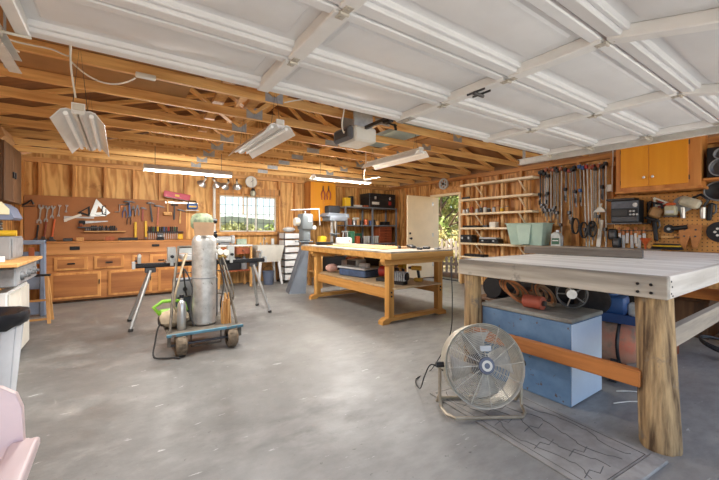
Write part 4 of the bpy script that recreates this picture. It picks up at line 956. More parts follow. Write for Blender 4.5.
B(-.08, .08, -.06, .06, 0, .05).build('feet', blackm, t)
for k in range(7): B(-.1 + k * .03, -.085 + k * .03, -.07, .07, .051, .17, .003).build('cooling_rib', lgrey, t)
m = MB(); m.cyl((-.11, 0, .11), (.11, 0, .11), .055, n=16); m.build('core', blackm, t)
box_thing('small_carton', card, 'open tan carton on the honey workbench shelf behind the grey saw', 'carton', (3.42, 4.22, zs), (.2, .2, .26), .2)
t = thing('planer_box', 'red tool case on the honey workbench shelf beside the carton', 'case', (3.35, 4.45, zs + .0), R(10)) if False else None
m = MB(); m.ball((0, 0, .07), .09, (1.3, .9, .8), 12); solo(m, 'rag_bundle', mk('rag_pink', (214, 170, 156), .9, 0, .1, 8), 'pink rag bundle at the far shelf end of the honey workbench', 'rag', (3.04, 5.30, zs + .012))
solo(MB().box(-.2, .2, -.25, .25, 0, .012, .002), 'steel_plate', bright, 'thin bright steel sheet lying on the honey workbench shelf', 'sheet', (3.60, 3.75, zs), R(8)) if False else None
cordless_drill((3.55, 4.05, zs), R(80), 'yellow cordless drill standing on the honey workbench shelf', yellow)
cordless_drill((3.52, 3.72, zs), R(120), 'black and yellow cordless drill at the near end of the honey workbench shelf', mk('drill_mustard', (206, 160, 60), .5))
box_thing('dark_toolcase', blackm, 'black tool case at the back of the honey workbench shelf', 'case', (3.62, 4.8, zs), (.14, .5, .28))
box_thing('silver_case', steel, 'silver case at the far back of the honey workbench shelf', 'case', (3.45, 5.25, zs), (.3, .3, .2))
# steel shelving in the far corner
su = thing('steel_shelving', 'grey steel shelving unit in the back corner behind the open door', 'shelf unit', (4.66, 7.44, 0))
gs = mk('shelf_steel', (132, 138, 146), .5, .3, .06, 4)
for x in (0, .84, 1.66):
    for y in (0, .46): B(x, x + .04, y, y + .04, 0, 1.769, .002).build('post', gs, su)
for z in (.25, .82, 1.30, 1.77): B(0, 1.70, -.005, .505, z, z + .03, .002).build('shelf', gs, su)
cA = thing('trunk_case', 'black trunk case on top of the grey steel shelving', 'case', (5.88, 7.70, 1.801))
B(-.44, .44, -.22, .22, 0, .26, .008).build('case_body', black, cA); B(-.445, .445, -.225, .225, .262, .38, .012).build('case_lid', black, cA)
for x in (-.25, .25): B(x - .03, x + .03, -.235, -.226, .22, .3, .003).build('latch', bright, cA)
B(-.36, -.12, -.2245, -.2205, .08, .15, .002).build('white_label', offw, cA); B(.2, .3, -.2245, -.2205, .08, .18, .002).build('red_badge', red, cA)
box_thing('pale_box', offw, 'low white box on top of the grey steel shelving', 'box', (5.10, 7.65, 1.801), (.3, .2, .05))
box_thing('timber_block', redw, 'brown timber block on the shelving top beside the black trunk', 'block', (5.35, 7.6, 1.801), (.15, .2, .05))
yb = thing('drill_box', 'yellow and black drill case on top of the steel shelving left end', 'case', (4.78, 7.5, 1.801)); B(-.1, .06, -.04, .12, 0, .22, .01).build('case', yellow, yb); B(.061, .15, -.04, .12, 0, .26, .008).build('side_case', black, yb)
dc = thing('drawer_chest', 'red brown wooden drawer chest on the steel shelving', 'drawer chest', (5.98, 7.66, .851))
B(-.22, .22, -.18, .18, 0, .44, .004).build('carcass', redw, dc)
for k in range(6): dd = B(-.2, .2, -.193, -.181, .015 + k * .07, .075 + k * .07, .003).build('drawer', wood('chest_face', (150, 74, 40), (108, 46, 24), 'X'), dc); m = MB(); m.box(-.03, .03, -.202, -.1935, .04 + k * .07, .05 + k * .07); m.build('pull', blackm, dd)
cols_ = [offw, redw, steel, card, black, orange, blue, dsteel, tan]
lbl = ['white tin', 'brown tin', 'steel tin', 'tan tin', 'black tin', 'orange tin', 'blue tin', 'dark grey tin', 'wood coloured tin']
for k in range(9):
    x = 4.78 + k * .125
    if abs(x - 5.52) < .06: x += .03
    r = .042 + .012 * (k % 3) * .5
    solo(MB().lathe([(r, 0), (r, .11 + .03 * (k % 2)), (r * .9, .12 + .03 * (k % 2))], 14), 'paint_tin', cols_[k], lbl[k] + ' on the middle steel shelf in the back corner', 'tin', (x, 7.60, 1.331))
for k in range(6):
    x = 4.80 + k * .16; solo(MB().cbox((0, 0, .07 + .012 * (k % 3)), (.12, .16, .14 + .024 * (k % 3)), bev=.01), 'hardware_bin', cols_[(k * 2 + 1) % 9], lbl[(k * 2 + 1) % 9].replace('tin', 'bin') + ' on the lower steel shelf behind the honey workbench', 'bin', (x, 7.62, .851))
for k in range(6): 
    solo(MB().lathe([(.03, 0), (.03, .16), (.038, .16), (.038, .19), (.02, .19)], 14), 'pipe_fitting', bright, 'short bright pipe fitting on the lower steel shelf before the drawer chest', 'pipe fitting', (5.28 + .07 * k + (.09 if k > 2 else 0), 7.487 + .012 * (k % 2), .851), group='pipe fittings on the steel shelf')
# things hung above the window
def clamp_lamp(p, label, tilt, fac):
    t = thing('clamp_lamp', label, 'clamp lamp', p, 0, 'clamp lamps above the window', rot=(tilt, 0, fac))
    m = MB(); m.lathe([(.022, .02), (.03, -.02), (.065, -.05), (.095, -.09), (.098, -.094), (.093, -.09), (.062, -.045), (.02, -.015)], 22, cap=False); m.build('reflector_bowl', bright, t)
    m = MB(); m.cyl((0, 0, .015), (0, 0, .09), .022, .018, 12); m.build('socket', offw, t)
    m = MB(); m.ball((0, 0, -.045), .03); m.build('bulb', offw, t)
    m = MB(); m.cbox((0, .03, .08), (.03, .09, .02)); m.build('clamp', blackm, t)
for k, (px, py, ti, lb) in enumerate(((204, 181, .9, 'metal clamp lamp over the white pipe left of the window'), (215, 182, .9, 'metal clamp lamp hung next to the white pipe by the window'), (227, 184, 1.1, 'metal clamp lamp hung above the window frame corner'), (237, 184, 1.0, 'metal clamp lamp hung above the window just before the round plate'))):
    p = bw(px, py, 7.86); clamp_lamp(p, lb, ti, [.5, -.7, .3, -.3][k])
p = bw(251, 182, 7.97)
dk = thing('round_plate', 'round cream thermometer dial hung above the window', 'dial', p)
m = MB(); m.cyl((0, .0, 0), (0, -.025, 0), .125, n=32); m.build('dial_face', offw, dk); m = MB(); m.tube([(.125 * math.cos(2 * PI * i / 32), -.02, .125 * math.sin(2 * PI * i / 32)) for i in range(32)], .008, 6, True); m.build('rim', lgrey, dk); m = MB(); m.cbox((.02, -.027, .02), (.09, .003, .008), (0, -.7, 0)); m.build('needle', dsteel, dk)
p = bw(253, 191, 7.9)
lh = thing('lantern', 'small wire caged lantern hanging before the window', 'lantern', p)
m = MB(); m.lathe([(.05, 0), (.06, -.03), (.05, -.1), (.03, -.12)], 16); m.build('glass_jar', mk('lantern_glass', (200, 204, 180), .2), lh)
m = MB(); m.cyl((0, 0, 0), (0, 0, .06), .055, .03, 14); m.build('lantern_cap', dsteel, lh)
for k in range(6): a = k * PI / 3; m = MB(); m.tube([(.055 * math.cos(a), .055 * math.sin(a), .0), (.07 * math.cos(a), .07 * math.sin(a), -.05), (.05 * math.cos(a), .05 * math.sin(a), -.13)], .004, 5); m.build('cage_wire', dsteel, lh)
m = MB(); m.tube([(0, 0, .06), (0, .02, .3)], .004, 5); m.build('hanging_wire', dsteel, lh)
p = bw(214, 186, 7.95)
solo(MB().cyl((0, 0, 0), (0, 0, p.z - 1.03), .03, n=14), 'white_pipe', offw, 'white vertical pipe running down the wall left of the window', 'pipe', (p.x, 7.92, 1.012))
p = bw(243, 196, 7.95); solo(MB().box(-.012, .012, -.02, 0, -.42, .12), 'yard_stick', tan, 'thin wooden stick hanging in front of the window', 'stick', (p.x, 7.95, p.z))
for k, px in enumerate((225, 233, 259, 265, 270, 274)):
    p = bw(px, 193, 7.93); solo(MB().tube([(0, 0, .1), (0.005, 0, -.2), (-.004, 0, -.62 + .05 * (k % 3))], .0035, 5), 'hanging_wire', dsteel, 'thin dark wire hanging straight down across the window glass', 'wire', p, group='wires across the window')
# ---- hand tools on the brown pegboard
PY = 7.966
def at(px, py, dy=0): return bw(px, py, PY - dy)
def hang(name, label, cat, px, py, roll=0, rz=0, group=None, dy=0):
    return thing(name, label, cat, at(px, py, dy), rz, group, rot=(0, roll, rz))
def hammer(t, L, hm, hd, hw=.055, claw=True):
    m = MB(); m.prism([(-.012, -L), (.012, -L), (.016, -L + .04), (.010, -.02), (-.010, -.02), (-.016, -L + .04)], -.03, -.006); m.build('handle', hm, t)
    m = MB(); m.cyl((-hw, -.018, 0), (-hw * .5, -.018, 0), .017, n=12); m.box(-hw * .6, .02, -.032, -.004, -.014, .014, .004)
    if claw: m.prism([(.018, .012), (hw, -.005), (hw + .03, -.03), (hw + .012, -.028), (.018, -.012)], -.03, -.006)
    else: m.cyl((.02, -.018, 0), (hw, -.018, 0), .016, n=12)
    m.build('head', hd, t)
def wrench_mb(L, w=.016):
    m = MB(); h = w * 1.9
    m.prism([(-w * .42, -L + h), (w * .42, -L + h), (w * .5, -h), (-w * .5, -h)], -.012, -.004)
    m.prism([(-h * .95, 0), (-h * .35, .004), (-h * .3, -h * .8), (h * .3, -h * .8), (h * .35, .004), (h * .95, 0), (h * .9, -h), (h * .35, -h * 1.7), (-h * .35, -h * 1.7), (-h * .9, -h)], -.013, -.003)
    M = Mx.Translation((0, 0, -L)) @ Mx.Diagonal((.85, 1, -1, 1))
    m.prism([(-h * .95, 0), (-h * .35, .004), (-h * .3, -h * .8), (h * .3, -h * .8), (h * .35, .004), (h * .95, 0), (h * .9, -h), (h * .35, -h * 1.7), (-h * .35, -h * 1.7), (-h * .9, -h)], -.013, -.003, 'y', M)
    return m
for (px, py, L, w, lb) in ((41.5, 205, .31, .022, 'largest steel wrench in the row at the pegboard end'), (48, 206, .27, .018, 'second largest steel wrench beside the biggest one on the pegboard'), (53.5, 206, .21, .016, 'middle sized steel wrench on the pegboard'), (60, 205, .20, .011, 'slim steel wrench between the middle and smallest on the pegboard'), (67, 205, .13, .010, 'smallest steel wrench in the row on the pegboard')):
    solo(wrench_mb(L, w), 'wrench', steel, lb, 'wrench', at(px, py), rot=(0, R(6), 0))
for (px, py, L, hm, lb) in ((38.5, 225, .27, blackm, 'black handled pipe wrench under the largest steel wrench'), (46.5, 222, .30, mk('rust_red', (140, 64, 44), .5), 'rusty red pipe wrench hanging between two others low on the pegboard'), (55, 219, .36, orange, 'orange handled pipe wrench hanging low on the pegboard')):
    t = hang('pipe_wrench', lb, 'wrench', px, py, R(6)); m = MB(); m.box(-.012, .012, -.028, -.006, -L, 0, .004); m.build('handle', hm, t)
    m = MB(); m.prism([(-.045, -L - .03), (.05, -L - .03), (.05, -L + .0), (.015, -L + .02), (.015, -L + .05), (-.03, -L + .05)], -.034, -.004); m.build('jaw', dsteel, t)
t = hang('framing_square', 'white framing square hanging on the pegboard below the small wrenches', 'square', 64, 216)
m = MB(); m.prism([(0, 0), (.42, -.01), (.42, -.04), (.05, -.03), (.04, -.10), (0, -.1)], -.01, -.005); m.build('blade', lgrey, t)
solo(MB().prism([(0, 0), (.24, .12), (.22, .15), (-.01, .045)], -.018, -.012), 'level_bar', offw, 'off white wedge bar leaning across the framing square', 'bar', at(64.5, 222))
t = hang('speed_square', 'black triangular square hanging beside the large silver protractor square', 'square', 77, 213); m = MB(); 
m.prism([(0, 0), (.18, .13), (.19, -.06)], -.012, -.006); m.build('plate', blackm, t); m = MB(); m.prism([(.06, .02), (.15, .085), (.155, -.02)], -.0135, -.0125); m.build('inner_window', peg, t)
t = hang('protractor_square', 'large silver protractor square hanging tilted on the pegboard', 'square', 91, 217, R(8))
m = MB(); out = [(-.03, .0), (.03, .34), (.27, .12)]; m.prism([(-.03, 0), (.03, .34), (.27, .12), (.2, .05)], -.012, -.004); m.build('plate', bright, t)
m = MB(); m.prism([(.06, .09), (.08, .22), (.17, .12)], -.0135, -.0125); m.build('inner_window', peg, t); m = MB(); m.tube([(.05, -.014, .05), (.11, -.014, .045), (.17, -.014, .08), (.2, -.014, .13)], .004, 5); m.build('scale_arc', dsteel, t)
t = hang('c_clamp', 'small black C clamp hanging beside the silver protractor square', 'clamp', 106, 206); m = MB(); m.tube([(0, -.02, 0), (-.05, -.02, -.01), (-.06, -.02, -.08), (-.05, -.02, -.15), (0, -.02, -.16)], .01, 8); m.build('frame', blackm, t); m = MB(); m.cyl((.0, -.02, -.2), (.0, -.02, -.06), .007, n=8); m.build('screw', dsteel, t)
t = hang('hand_saw', 'long grey straight blade with dark grip lying across the pegboard', 'saw', 79, 221); m = MB(); m.prism([(.08, 0), (.42, .01), (.42, -.005), (.08, -.045)], -.012, -.008); m.build('blade', steel, t); m = MB(); m.prism([(0, .01), (.09, .01), (.09, -.06), (.03, -.07), (0, -.04)], -.02, -.006); m.build('handle', blackm, t)
t = hang('hand_plane', 'dark hand plane sitting on the pegboard above the chisel rack', 'plane', 90, 226.5); B(-.17, .16, -.07, -.01, -.03, -.005, .004).build('sole', dsteel, t); m = MB(); m.box(-.15, -.1, -.06, -.02, -.004, .05, .01); m.build('tote', redw, t)
rack = thing('chisel_rack', 'narrow tan tool rack of pegs across the brown pegboard', 'tool rack', at(84, 231.5))
B(0, .62, -.07, -.001, -.008, .008, .002).build('rail', tanx, rack)
for k in range(16):
    px = 86 + k * 2.05; p = at(px, 231); q = p - at(84, 231.5)
    dark = k in (3, 4, 5, 7, 8, 10, 12, 13, 14)
    t = thing('chisel', 'narrow chisel hanging upright in the tan rack on the pegboard', 'chisel', (p.x, PY - .045, p.z + .009), 0, 'chisels in the tan rack')
    m = MB(); m.cyl((0, 0, 0), (0, 0, .05 + .04 * dark), .011 + .004 * dark, .009 + .004 * dark, 8); m.build('handle', blackm if dark else dsteel, t)
t = hang('hand_brace', 'silver hand brace drill hanging between the black clamp and hammers', 'drill', 116, 212); m = MB(); m.tube([(-.02, -.03, 0), (.05, -.03, .005), (.055, -.03, .14), (.16, -.03, .15)], .010, 8); m.build('crank', bright, t); m = MB(); m.cyl((.15, -.03, .15), (.21, -.03, .155), .017, n=10); m.build('chuck', dsteel, t)
dkred = mk('tool_red', (156, 60, 44), .5)
for (px, py, L, hm, hd, hw, roll, lb) in ((129, 201.5, .28, blue, dsteel, .075, -4, 'pick hammer with a long thin head and blue handle at the pegboard top'), (143, 208, .25, dkred, dsteel, .04, 2, 'small red handled hammer beside the blue pick hammer'),
        (150, 203, .37, blackm, dsteel, .06, -6, 'black handled claw hammer in the hammer row'), (158.5, 206, .38, mk('hickory_red', (182, 92, 54), .5), dsteel, .08, 3, 'orange brown handled claw hammer in the middle of the row'),
        (174.5, 205, .30, blackm, blackm, .06, 2, 'black rubber hammer after the wooden mallet'), (180.5, 210, .28, mk('hickory_yellow', (216, 168, 88), .5), dsteel, .055, 3, 'yellow handled hammer at the end of the hammer row')):
    t = hang('hammer', lb, 'hammer', px, py, R(roll)); hammer(t, L, hm, hd, hw, px not in (174.5,))
t = hang('wooden_mallet', 'wooden mallet hanging head down beneath the crimson box level', 'mallet', 167.5, 200); m = MB(); m.cyl((0, -.03, 0), (0, -.03, -.24), .013, .015, 10); m.build('handle', tan, t); B(-.075, .075, -.065, -.005, -.31, -.24, .012).build('head', tan, t)
t = hang('box_level', 'crimson box level propped slanting over the wooden mallet', 'level', 163.5, 193.5, R(8), dy=.045); B(0, .48, -.05, -.01, -.06, .06, .006).build('body', crimson, t); m = MB(); m.box(.2, .28, -.052, -.0505, -.02, .02); m.build('vial', yellow, t); m = MB(); m.box(.02, .46, -.046, -.014, -.065, -.0605); m.build('edge', lgrey, t)
solo(MB().box(-.1, .5, -.012, -.006, -.012, .012), 'steel_rule', bright, 'long bright steel rule hanging level under the crimson box level', 'rule', at(171, 202.5))
t = hang('jig_saw', 'blue electric jigsaw hanging at the pegboard end beside the welding hood', 'saw', 192, 208); B(-.1, .1, -.09, -.005, -.03, .09, .02).build('body', blue, t); B(-.12, .12, -.085, -.01, -.06, -.045, .003).build('shoe', steel, t); m = MB(); m.box(-.07, .07, -.093, -.0905, .01, .04); m.build('badge', yellow, t); m = MB(); m.tube([(-.08, -.045, .09), (-.07, -.045, .14), (.06, -.045, .14), (.08, -.045, .09)], .012, 8); m.build('handle', blackm, t)
for (px, py, lb, c_) in ((125, 207, 'blue handled pliers under the pick hammer head', blue), (129.5, 214, 'dark handled pliers hanging low in the pegboard middle', black), (133.5, 206, 'black handled pliers beneath the pick hammer tip', blackm), (137.5, 205, 'slim blue grey pliers left of the small red hammer', bgp)):
    t = hang('pliers', lb, 'pliers', px, py, R(3)); m = MB(); m.prism([(-.012, 0), (.012, 0), (.02, -.06), (-.02, -.06)], -.02, -.006); m.build('jaws', dsteel, t)
    for sx in (-1, 1): m = MB(); m.tube([(sx * .008, -.013, -.05), (sx * .03, -.013, -.11), (sx * .028, -.013, -.2)], .008, 6); m.build('handle', c_, t)
for (px, py, L, lb) in ((135.5, 222, .30, 'yellow handled file hanging below the blue handled pliers'), (145.8, 221, .31, 'yellow handled file hanging below the small red hammer')):
    t = hang('file', lb, 'file', px, py); m = MB(); m.box(-.02, .02, -.035, -.006, -L, -.0, .006); m.build('handle', yellow, t); m = MB(); m.box(-.012, .012, -.022, -.01, -L - .04, -L - .001); m.build('blade', dsteel, t)
solo(MB().box(-.02, .62, -.06, -.001, -.012, .012, .003), 'screwdriver_rack', blackm, 'black tool rail of screwdrivers across the pegboard under the hammers', 'tool rack', at(148, 232))
hcs = [black, blackm, green, black, yellow, black, blackm, blue, black, red, blackm, black, green, black]; hn = ['black', 'dark', 'green', 'black', 'yellow', 'black', 'dark', 'blue', 'black', 'red', 'dark', 'black', 'green', 'black']
for k in range(14):
    p = at(149 + 2.15 * k, 231.4)
    t = thing('screwdriver', '%s handled screwdriver standing in the black rail under the hammers' % hn[k], 'screwdriver', (p.x, PY - .03, p.z), 0, '%s handled screwdrivers in the black rail' % hn[k])
    m = MB(); m.cyl((0, 0, .003), (0, 0, .095), .015, .013, 8); m.build('handle', hcs[k], t); m = MB(); m.cyl((0, 0, -.03 if 0 else -.16), (0, 0, -.0), .004, n=6); m.build('shank', bright, t)
box_thing('tape_measure', yellow, 'yellow tape measure resting on the bench by the screwdriver rail', 'tape measure', (at(180, 232).x, 7.93, 1.0105), (.1, .05, .11), 0, .015)
for k, (px, w, h, mt, lb) in enumerate(((128, .3, .05, blackm, 'flat black tray lying on the wall bench under the files'), (68, .12, .05, dsteel, 'grey parts dish lying on the wall bench below the framing square'), (110, .14, .07, redw, 'red brown block lying on the wall bench below the chisel rack'), (80, .1, .06, tan, 'tan wooden block lying on the wall bench below the black square'))):
    p = bw(px, 240, 7.75); box_thing('bench_item', mt, lb, 'tray' if 'tray' in lb else 'dish' if 'dish' in lb else 'block', (p.x, 7.75, 1.0105), (w, .12, h))
vs_ = thing('bench_vise', 'small black vise on the wall bench front edge', 'vise', (.62, 7.50, 1.0105)); B(-.06, .06, -.06, .08, 0, .05, .005).build('base', blackm, vs_); B(-.05, .05, .03, .07, .051, .13, .005).build('fixed_jaw', dsteel, vs_); B(-.05, .05, -.06, -.02, .051, .13, .005).build('moving_jaw', dsteel, vs_); m = MB(); m.cyl((0, -.06, .08), (0, -.15, .08), .012, n=8).cyl((-.06, -.14, .08), (.06, -.14, .08), .006, n=6); m.build('screw', bright, vs_)
cl = hang('hand_clamp', 'black bent clamp hung at the pegboard corner by the dark cupboard', 'clamp', 29, 203); m = MB(); m.tube([(-.08, -.02, -.04), (-.02, -.02, 0), (.03, -.02, .05), (.06, -.02, -.02)], .016, 6); m.build('frame', blackm, cl); m = MB(); m.cyl((-.09, -.02, -.06), (.08, -.02, -.05), .008, n=6); m.build('bar', dsteel, cl)

# more things on the steel shelving and the dark bench
for k, (x, y, z, w, d_, h, mt, lb) in enumerate(((4.86, 7.72, 1.331, .2, .12, .16, card, 'tan carton at the back of the middle steel shelf'), (5.2, 7.76, 1.331, .16, .1, .2, offw, 'white carton at the back of the middle steel shelf'), (5.75, 7.74, 1.331, .2, .14, .13, blue, 'blue box at the back of the middle steel shelf'),
        (6.1, 7.66, 1.331, .2, .2, .1, blackm, 'black box at the end of the middle steel shelf'), (4.9, 7.8, .851, .2, .1, .3, redw, 'tall brown box at the back of the lower steel shelf'), (5.3, 7.8, .851, .16, .1, .26, green, 'green box at the back of the lower steel shelf'),
        (6.2, 7.66, 1.801 + .3807, .0, 0, 0, None, None))):
    if mt: box_thing('shelf_box', mt, lb, 'box', (x, y, z), (w, d_, h))
for k, px in enumerate((323, 328.5)):
    p = bw(px, 186, 7.985 - .357); t = thing('loppers', ['red handled loppers hanging on the orange cabinet door, bench side', 'red handled loppers hanging on the orange cabinet door, shelving side'][k], 'loppers', p, 0)
    m = MB(); m.prism([(-.008, 0), (.012, 0), (.02, -.12), (-.02, -.12)], -.014, -.002); m.build('blades', dsteel, t)
    for sx in (-1, 1): m = MB(); m.tube(smooth([(sx * .01, -.012, -.11), (sx * .05, -.012, -.2), (sx * .035, -.012, -.34)], 4), .014, 6); m.build('handle', dkred, t)
for k, (x, y, z, lb) in enumerate(((4.05, 6.5, .871, 'bright clamp frame standing on the dark bench before the drill press'),)):
    t = thing('press_frame', lb, 'frame', (x - .02, y - .06, z)); 
    for sx in (-1, 1): m = MB(); m.cyl((sx * .07, 0, 0), (sx * .05, 0, .3), .012, n=8); m.build('upright', bright, t)
    B(-.08, .08, -.02, .02, .28, .31, .003).build('cross_bar', bright, t)
# ================================================================== along the right wall
PX = 6.494
def rt_(px, py, off=0): return rw(px, py, PX - off)
def rhang(name, label, cat, px, py, roll=0, group=None, off=0):
    return thing(name, label, cat, rt_(px, py, off), 0, group, rot=(0, roll, RW))
# shelf contents (shelf tops: 2.185 1.865 1.555 1.245 .925 .63)
def on_shelf(px, z, depth=.17):      # a spot on a shelf of the given top height, depth out from the wall face
    X = 6.495 - depth; dx, dy = ray(px); return V((X, X / dx * dy, z + .0005))
jc = [offw, steel, redw, lgrey, dsteel, offw, black, lgrey, card, yellow, tan]
jn = ['off white', 'silver', 'brown', 'pale grey', 'dark grey', 'small off white', 'black', 'little pale grey', 'tan', 'yellow', 'wood coloured']
for k, px in enumerate((464, 467.5, 472, 477, 481, 485, 489, 494, 498, 502, 507)):
    p = on_shelf(px, 1.565)
    t = thing('jar', jn[k] + ' jar of small parts standing in the row on the third shelf', 'jar', p, 0, 'small jars on the bracket shelves')
    h = .075 + .02 * ((k * 7) % 3); m = MB(); m.lathe([(.034, 0), (.036, .005), (.036, h - .01), (.028, h)], 14); m.build('jar_body', jc[k], t)
    m = MB(); m.cyl((0, 0, h), (0, 0, h + .014), .031, n=14); m.build('lid', [lgrey, dsteel, red][k % 3], t)
def case(name, label, cat, p, d, mt, rz=RW, latch=True):
    t = thing(name, label, cat, p, rz)
    B(-d[0] / 2, d[0] / 2, -d[1] / 2, d[1] / 2, 0, d[2] * .6, .01).build('case_base', mt, t); B(-d[0] / 2, d[0] / 2, -d[1] / 2, d[1] / 2, d[2] * .61, d[2], .012).build('case_lid', mt, t)
    if latch:
        for sx in (-1, 1): B(sx * d[0] * .28 - .02, sx * d[0] * .28 + .02, -d[1] / 2 - .012, -d[1] / 2 - .001, d[2] * .45, d[2] * .75, .002).build('latch', lgrey, t)
        m = MB(); m.tube([(-.06, -d[1] / 2 - .002, d[2] * .4), (-.055, -d[1] / 2 - .03, d[2] * .4), (.055, -d[1] / 2 - .03, d[2] * .4), (.06, -d[1] / 2 - .002, d[2] * .4)], .008, 6); m.build('handle', black, t)
    return t
case('tool_case', 'flat black tool case with a yellow corner on the fourth shelf', 'case', on_shelf(473, 1.255), (.42, .2, .045), black, latch=False)
box_thing('paper_box', offw, 'small white box standing on the fourth shelf near the green bin', 'box', on_shelf(494, 1.255), (.14, .12, .11), RW)
box_thing('parts_box', dsteel, 'little grey box on the fourth shelf next to the white one', 'box', on_shelf(486.5, 1.255), (.1, .12, .05), RW)
case('tool_case', 'deep black tool case at the doorway end of the fifth shelf', 'case', on_shelf(468.5, .925), (.3, .2, .17), black)
case('tool_case', 'grey topped black case in the middle of the fifth shelf', 'case', on_shelf(491, .925), (.46, .2, .09), black)
box_thing('grey_tray', lgrey, 'pale grey tray lying on the grey topped black case', 'tray', on_shelf(490, 1.017), (.40, .18, .03), RW)
box_thing('flat_case', blackm, 'flat black case on the lowest bracket shelf', 'case', on_shelf(476, .63), (.5, .18, .05), RW)
for k, (px, w, h, mt, lb) in enumerate(((468, .3, .03, dsteel, 'short grey bracket lying on the second shelf'), (478, .5, .018, tan, 'long thin stick lying on the second shelf'), (466, .2, .05, black, 'low black box at the doorway end of the second shelf'))):
    pp = on_shelf(px, 1.875, .10 + .06 * k); box_thing('shelf_item', mt, lb, ['bracket', 'stick', 'box'][k], pp, (w, .03, h), RW)
# bin, jug on the counter continuing the fifth shelf
ctr = thing('plank_counter', 'narrow plank counter along the right wall under the hanging clamps', 'counter', (6.497, 3.47, 0), RW)
B(0, 1.75, -.42, -.01, .895, .925, .003).build('counter_top', wood('counter_grey', (176, 164, 148), (136, 122, 104), 'X'), ctr)
for x in (.05, .85, 1.65): B(x, x + .06, -.40, -.34, 0, .894, .002).build('leg', tan, ctr)
bn = thing('storage_bin', 'pale green plastic storage bin at the end of the bracket shelves', 'storage bin', (6.235, 3.57, .9255), RW)
gm_ = plas('bin_green', (176, 200, 184), .4)
m = MB(); a, b_, h, q = .35, .17, .385, .06
def tub(m, a, b_, h, q, t=.006):
    o = [(-a + q, -b_ + q, 0), (a - q, -b_ + q, 0), (a - q, b_ - q * .4, 0), (-a + q, b_ - q * .4, 0), (-a, -b_, h), (a, -b_, h), (a, b_, h), (-a, b_, h)]
    i = [(x * .97, y * .95, z if z > .01 else t) for x, y, z in o]
    m._add(o + i, [(0, 1, 2, 3), (0, 1, 5, 4), (1, 2, 6, 5), (2, 3, 7, 6), (3, 0, 4, 7), (8, 9, 10, 11), (8, 9, 13, 12), (9, 10, 14, 13), (10, 11, 15, 14), (11, 8, 12, 15), (4, 5, 13, 12), (5, 6, 14, 13), (6, 7, 15, 14), (7, 4, 12, 15)])
tub(m, a, b_, h, q)
m.prism([(-.14, h - .02), (.14, h - .02), (.09, .02), (-.09, .02)], -b_ - .006, -b_ + .08); m.build('tub', gm_, bn)
m = MB(); m.box(-a - .02, a + .02, -b_ - .02, b_ + .02, h, h + .018, .006); m.build('rim', gm_, bn)
jg = thing('antifreeze_jug', 'white jug with green label beside the pale green storage bin', 'jug', (6.22, 3.06, .9255), RW)
m = MB(); m.prism([(-.075, 0), (.075, 0), (.08, .02), (.08, .16), (.05, .22), (-.02, .24), (-.075, .2), (-.08, .02)], -.05, .05); m.build('body', mk('jug_grey', (206, 210, 204), .45), jg)
B(-.062, .062, -.053, -.0505, .03, .135, .001).build('label', green, jg); m = MB(); m.cyl((.01, 0, .235), (.01, 0, .275), .024, n=12); m.build('cap', white, jg)
m = MB(); m.box(-.05, .05, -.0545, -.0535, .085, .1); m.build('label_stripe', white, jg)
# hanging clamps
rl = solo(MB().box(-.03, 1.42, -.03, -.003, -.03, .03, .003), 'clamp_rail', studm, 'wooden rail on the right wall that the bar clamps hang from', 'rail', (PX + .002, 3.70, rt_(570, 171).z + .02), rot=(0, 0, RW))
def bar_clamp(px, py0, py1, label, head, barmat, jaw=.07, roll=0, pipe=True, r=.011):
    t = rhang('bar_clamp', label, 'clamp', px, py0, R(roll), 'bar clamps hanging on the right wall', .05)
    dx, _ = ray(px); L = (py1 - py0) / FPX * (PX / dx)
    m = MB()
    if pipe: m.cyl((0, 0, .05), (0, 0, -L), r, n=8)
    else: m.box(-.012, .012, -.004, .004, -L, .05)
    m.build('bar', barmat, t)
    m = MB(); m.box(-.02, .02, -jaw, .02, -.03, .03, .005); m.build('fixed_jaw', head, t)
    z = -L * .78 if L > .7 else -L * .6
    m = MB(); m.box(-.018, .018, -jaw, .016, z - .03, z + .025, .005); m.build('sliding_jaw', head if L < .7 else dsteel, t)
    m = MB(); m.cyl((0, -jaw * .7, z - .12), (0, -jaw * .7, z - .02), .006, n=6); m.build('screw', dsteel, t)
    m = MB(); m.cyl((0, -jaw * .7, z - .2), (0, -jaw * .7, z - .12), .013, n=8); m.build('handle', tan if L > .7 else black, t)
clo = plas('clamp_orange', (164, 92, 60)); orange_, orange = orange, clo
galv = met('galv_pipe', (206, 206, 200), .4, .1, .35); galvd = met('galv_dark', (160, 158, 152), .42, .12, .4)
ordn = ['first', 'second', 'third', 'fourth', 'fifth', 'sixth', 'seventh', 'eighth', 'ninth', 'tenth', 'eleventh', 'twelfth', 'thirteenth', 'fourteenth', 'fifteenth', 'sixteenth', 'seventeenth', 'eighteenth']
spec = [(540.5, 173, 208, black, blackm, False, 0), (543, 172, 214, black, blackm, False, 0), (545.2, 174, 216, blackm, dsteel, False, 0), (547, 170, 221, orange, galv, True, 0), (551, 170, 221, redw, galv, True, 0), (554, 170, 220, orange, galvd, True, 0),
        (558, 171, 224, black, galvd, True, 0), (561.5, 169, 240, orange, galv, True, 0), (566, 170, 202, blackm, dsteel, False, 0), (570, 171, 224, dkred, galvd, True, 0), (575, 168, 207, blackm, dsteel, False, -2), (580, 167, 206, blue, galvd, True, -2),
        (583.5, 168, 246, blue, galv, True, -2), (587.2, 167, 246, red, galv, True, -1.5), (591, 168, 244, orange, galv, True, -1), (594, 167, 240, dkred, galvd, True, 0), (599.5, 166, 230, orange, galv, True, 0), (606, 164, 247, black, galv, True, 0)]
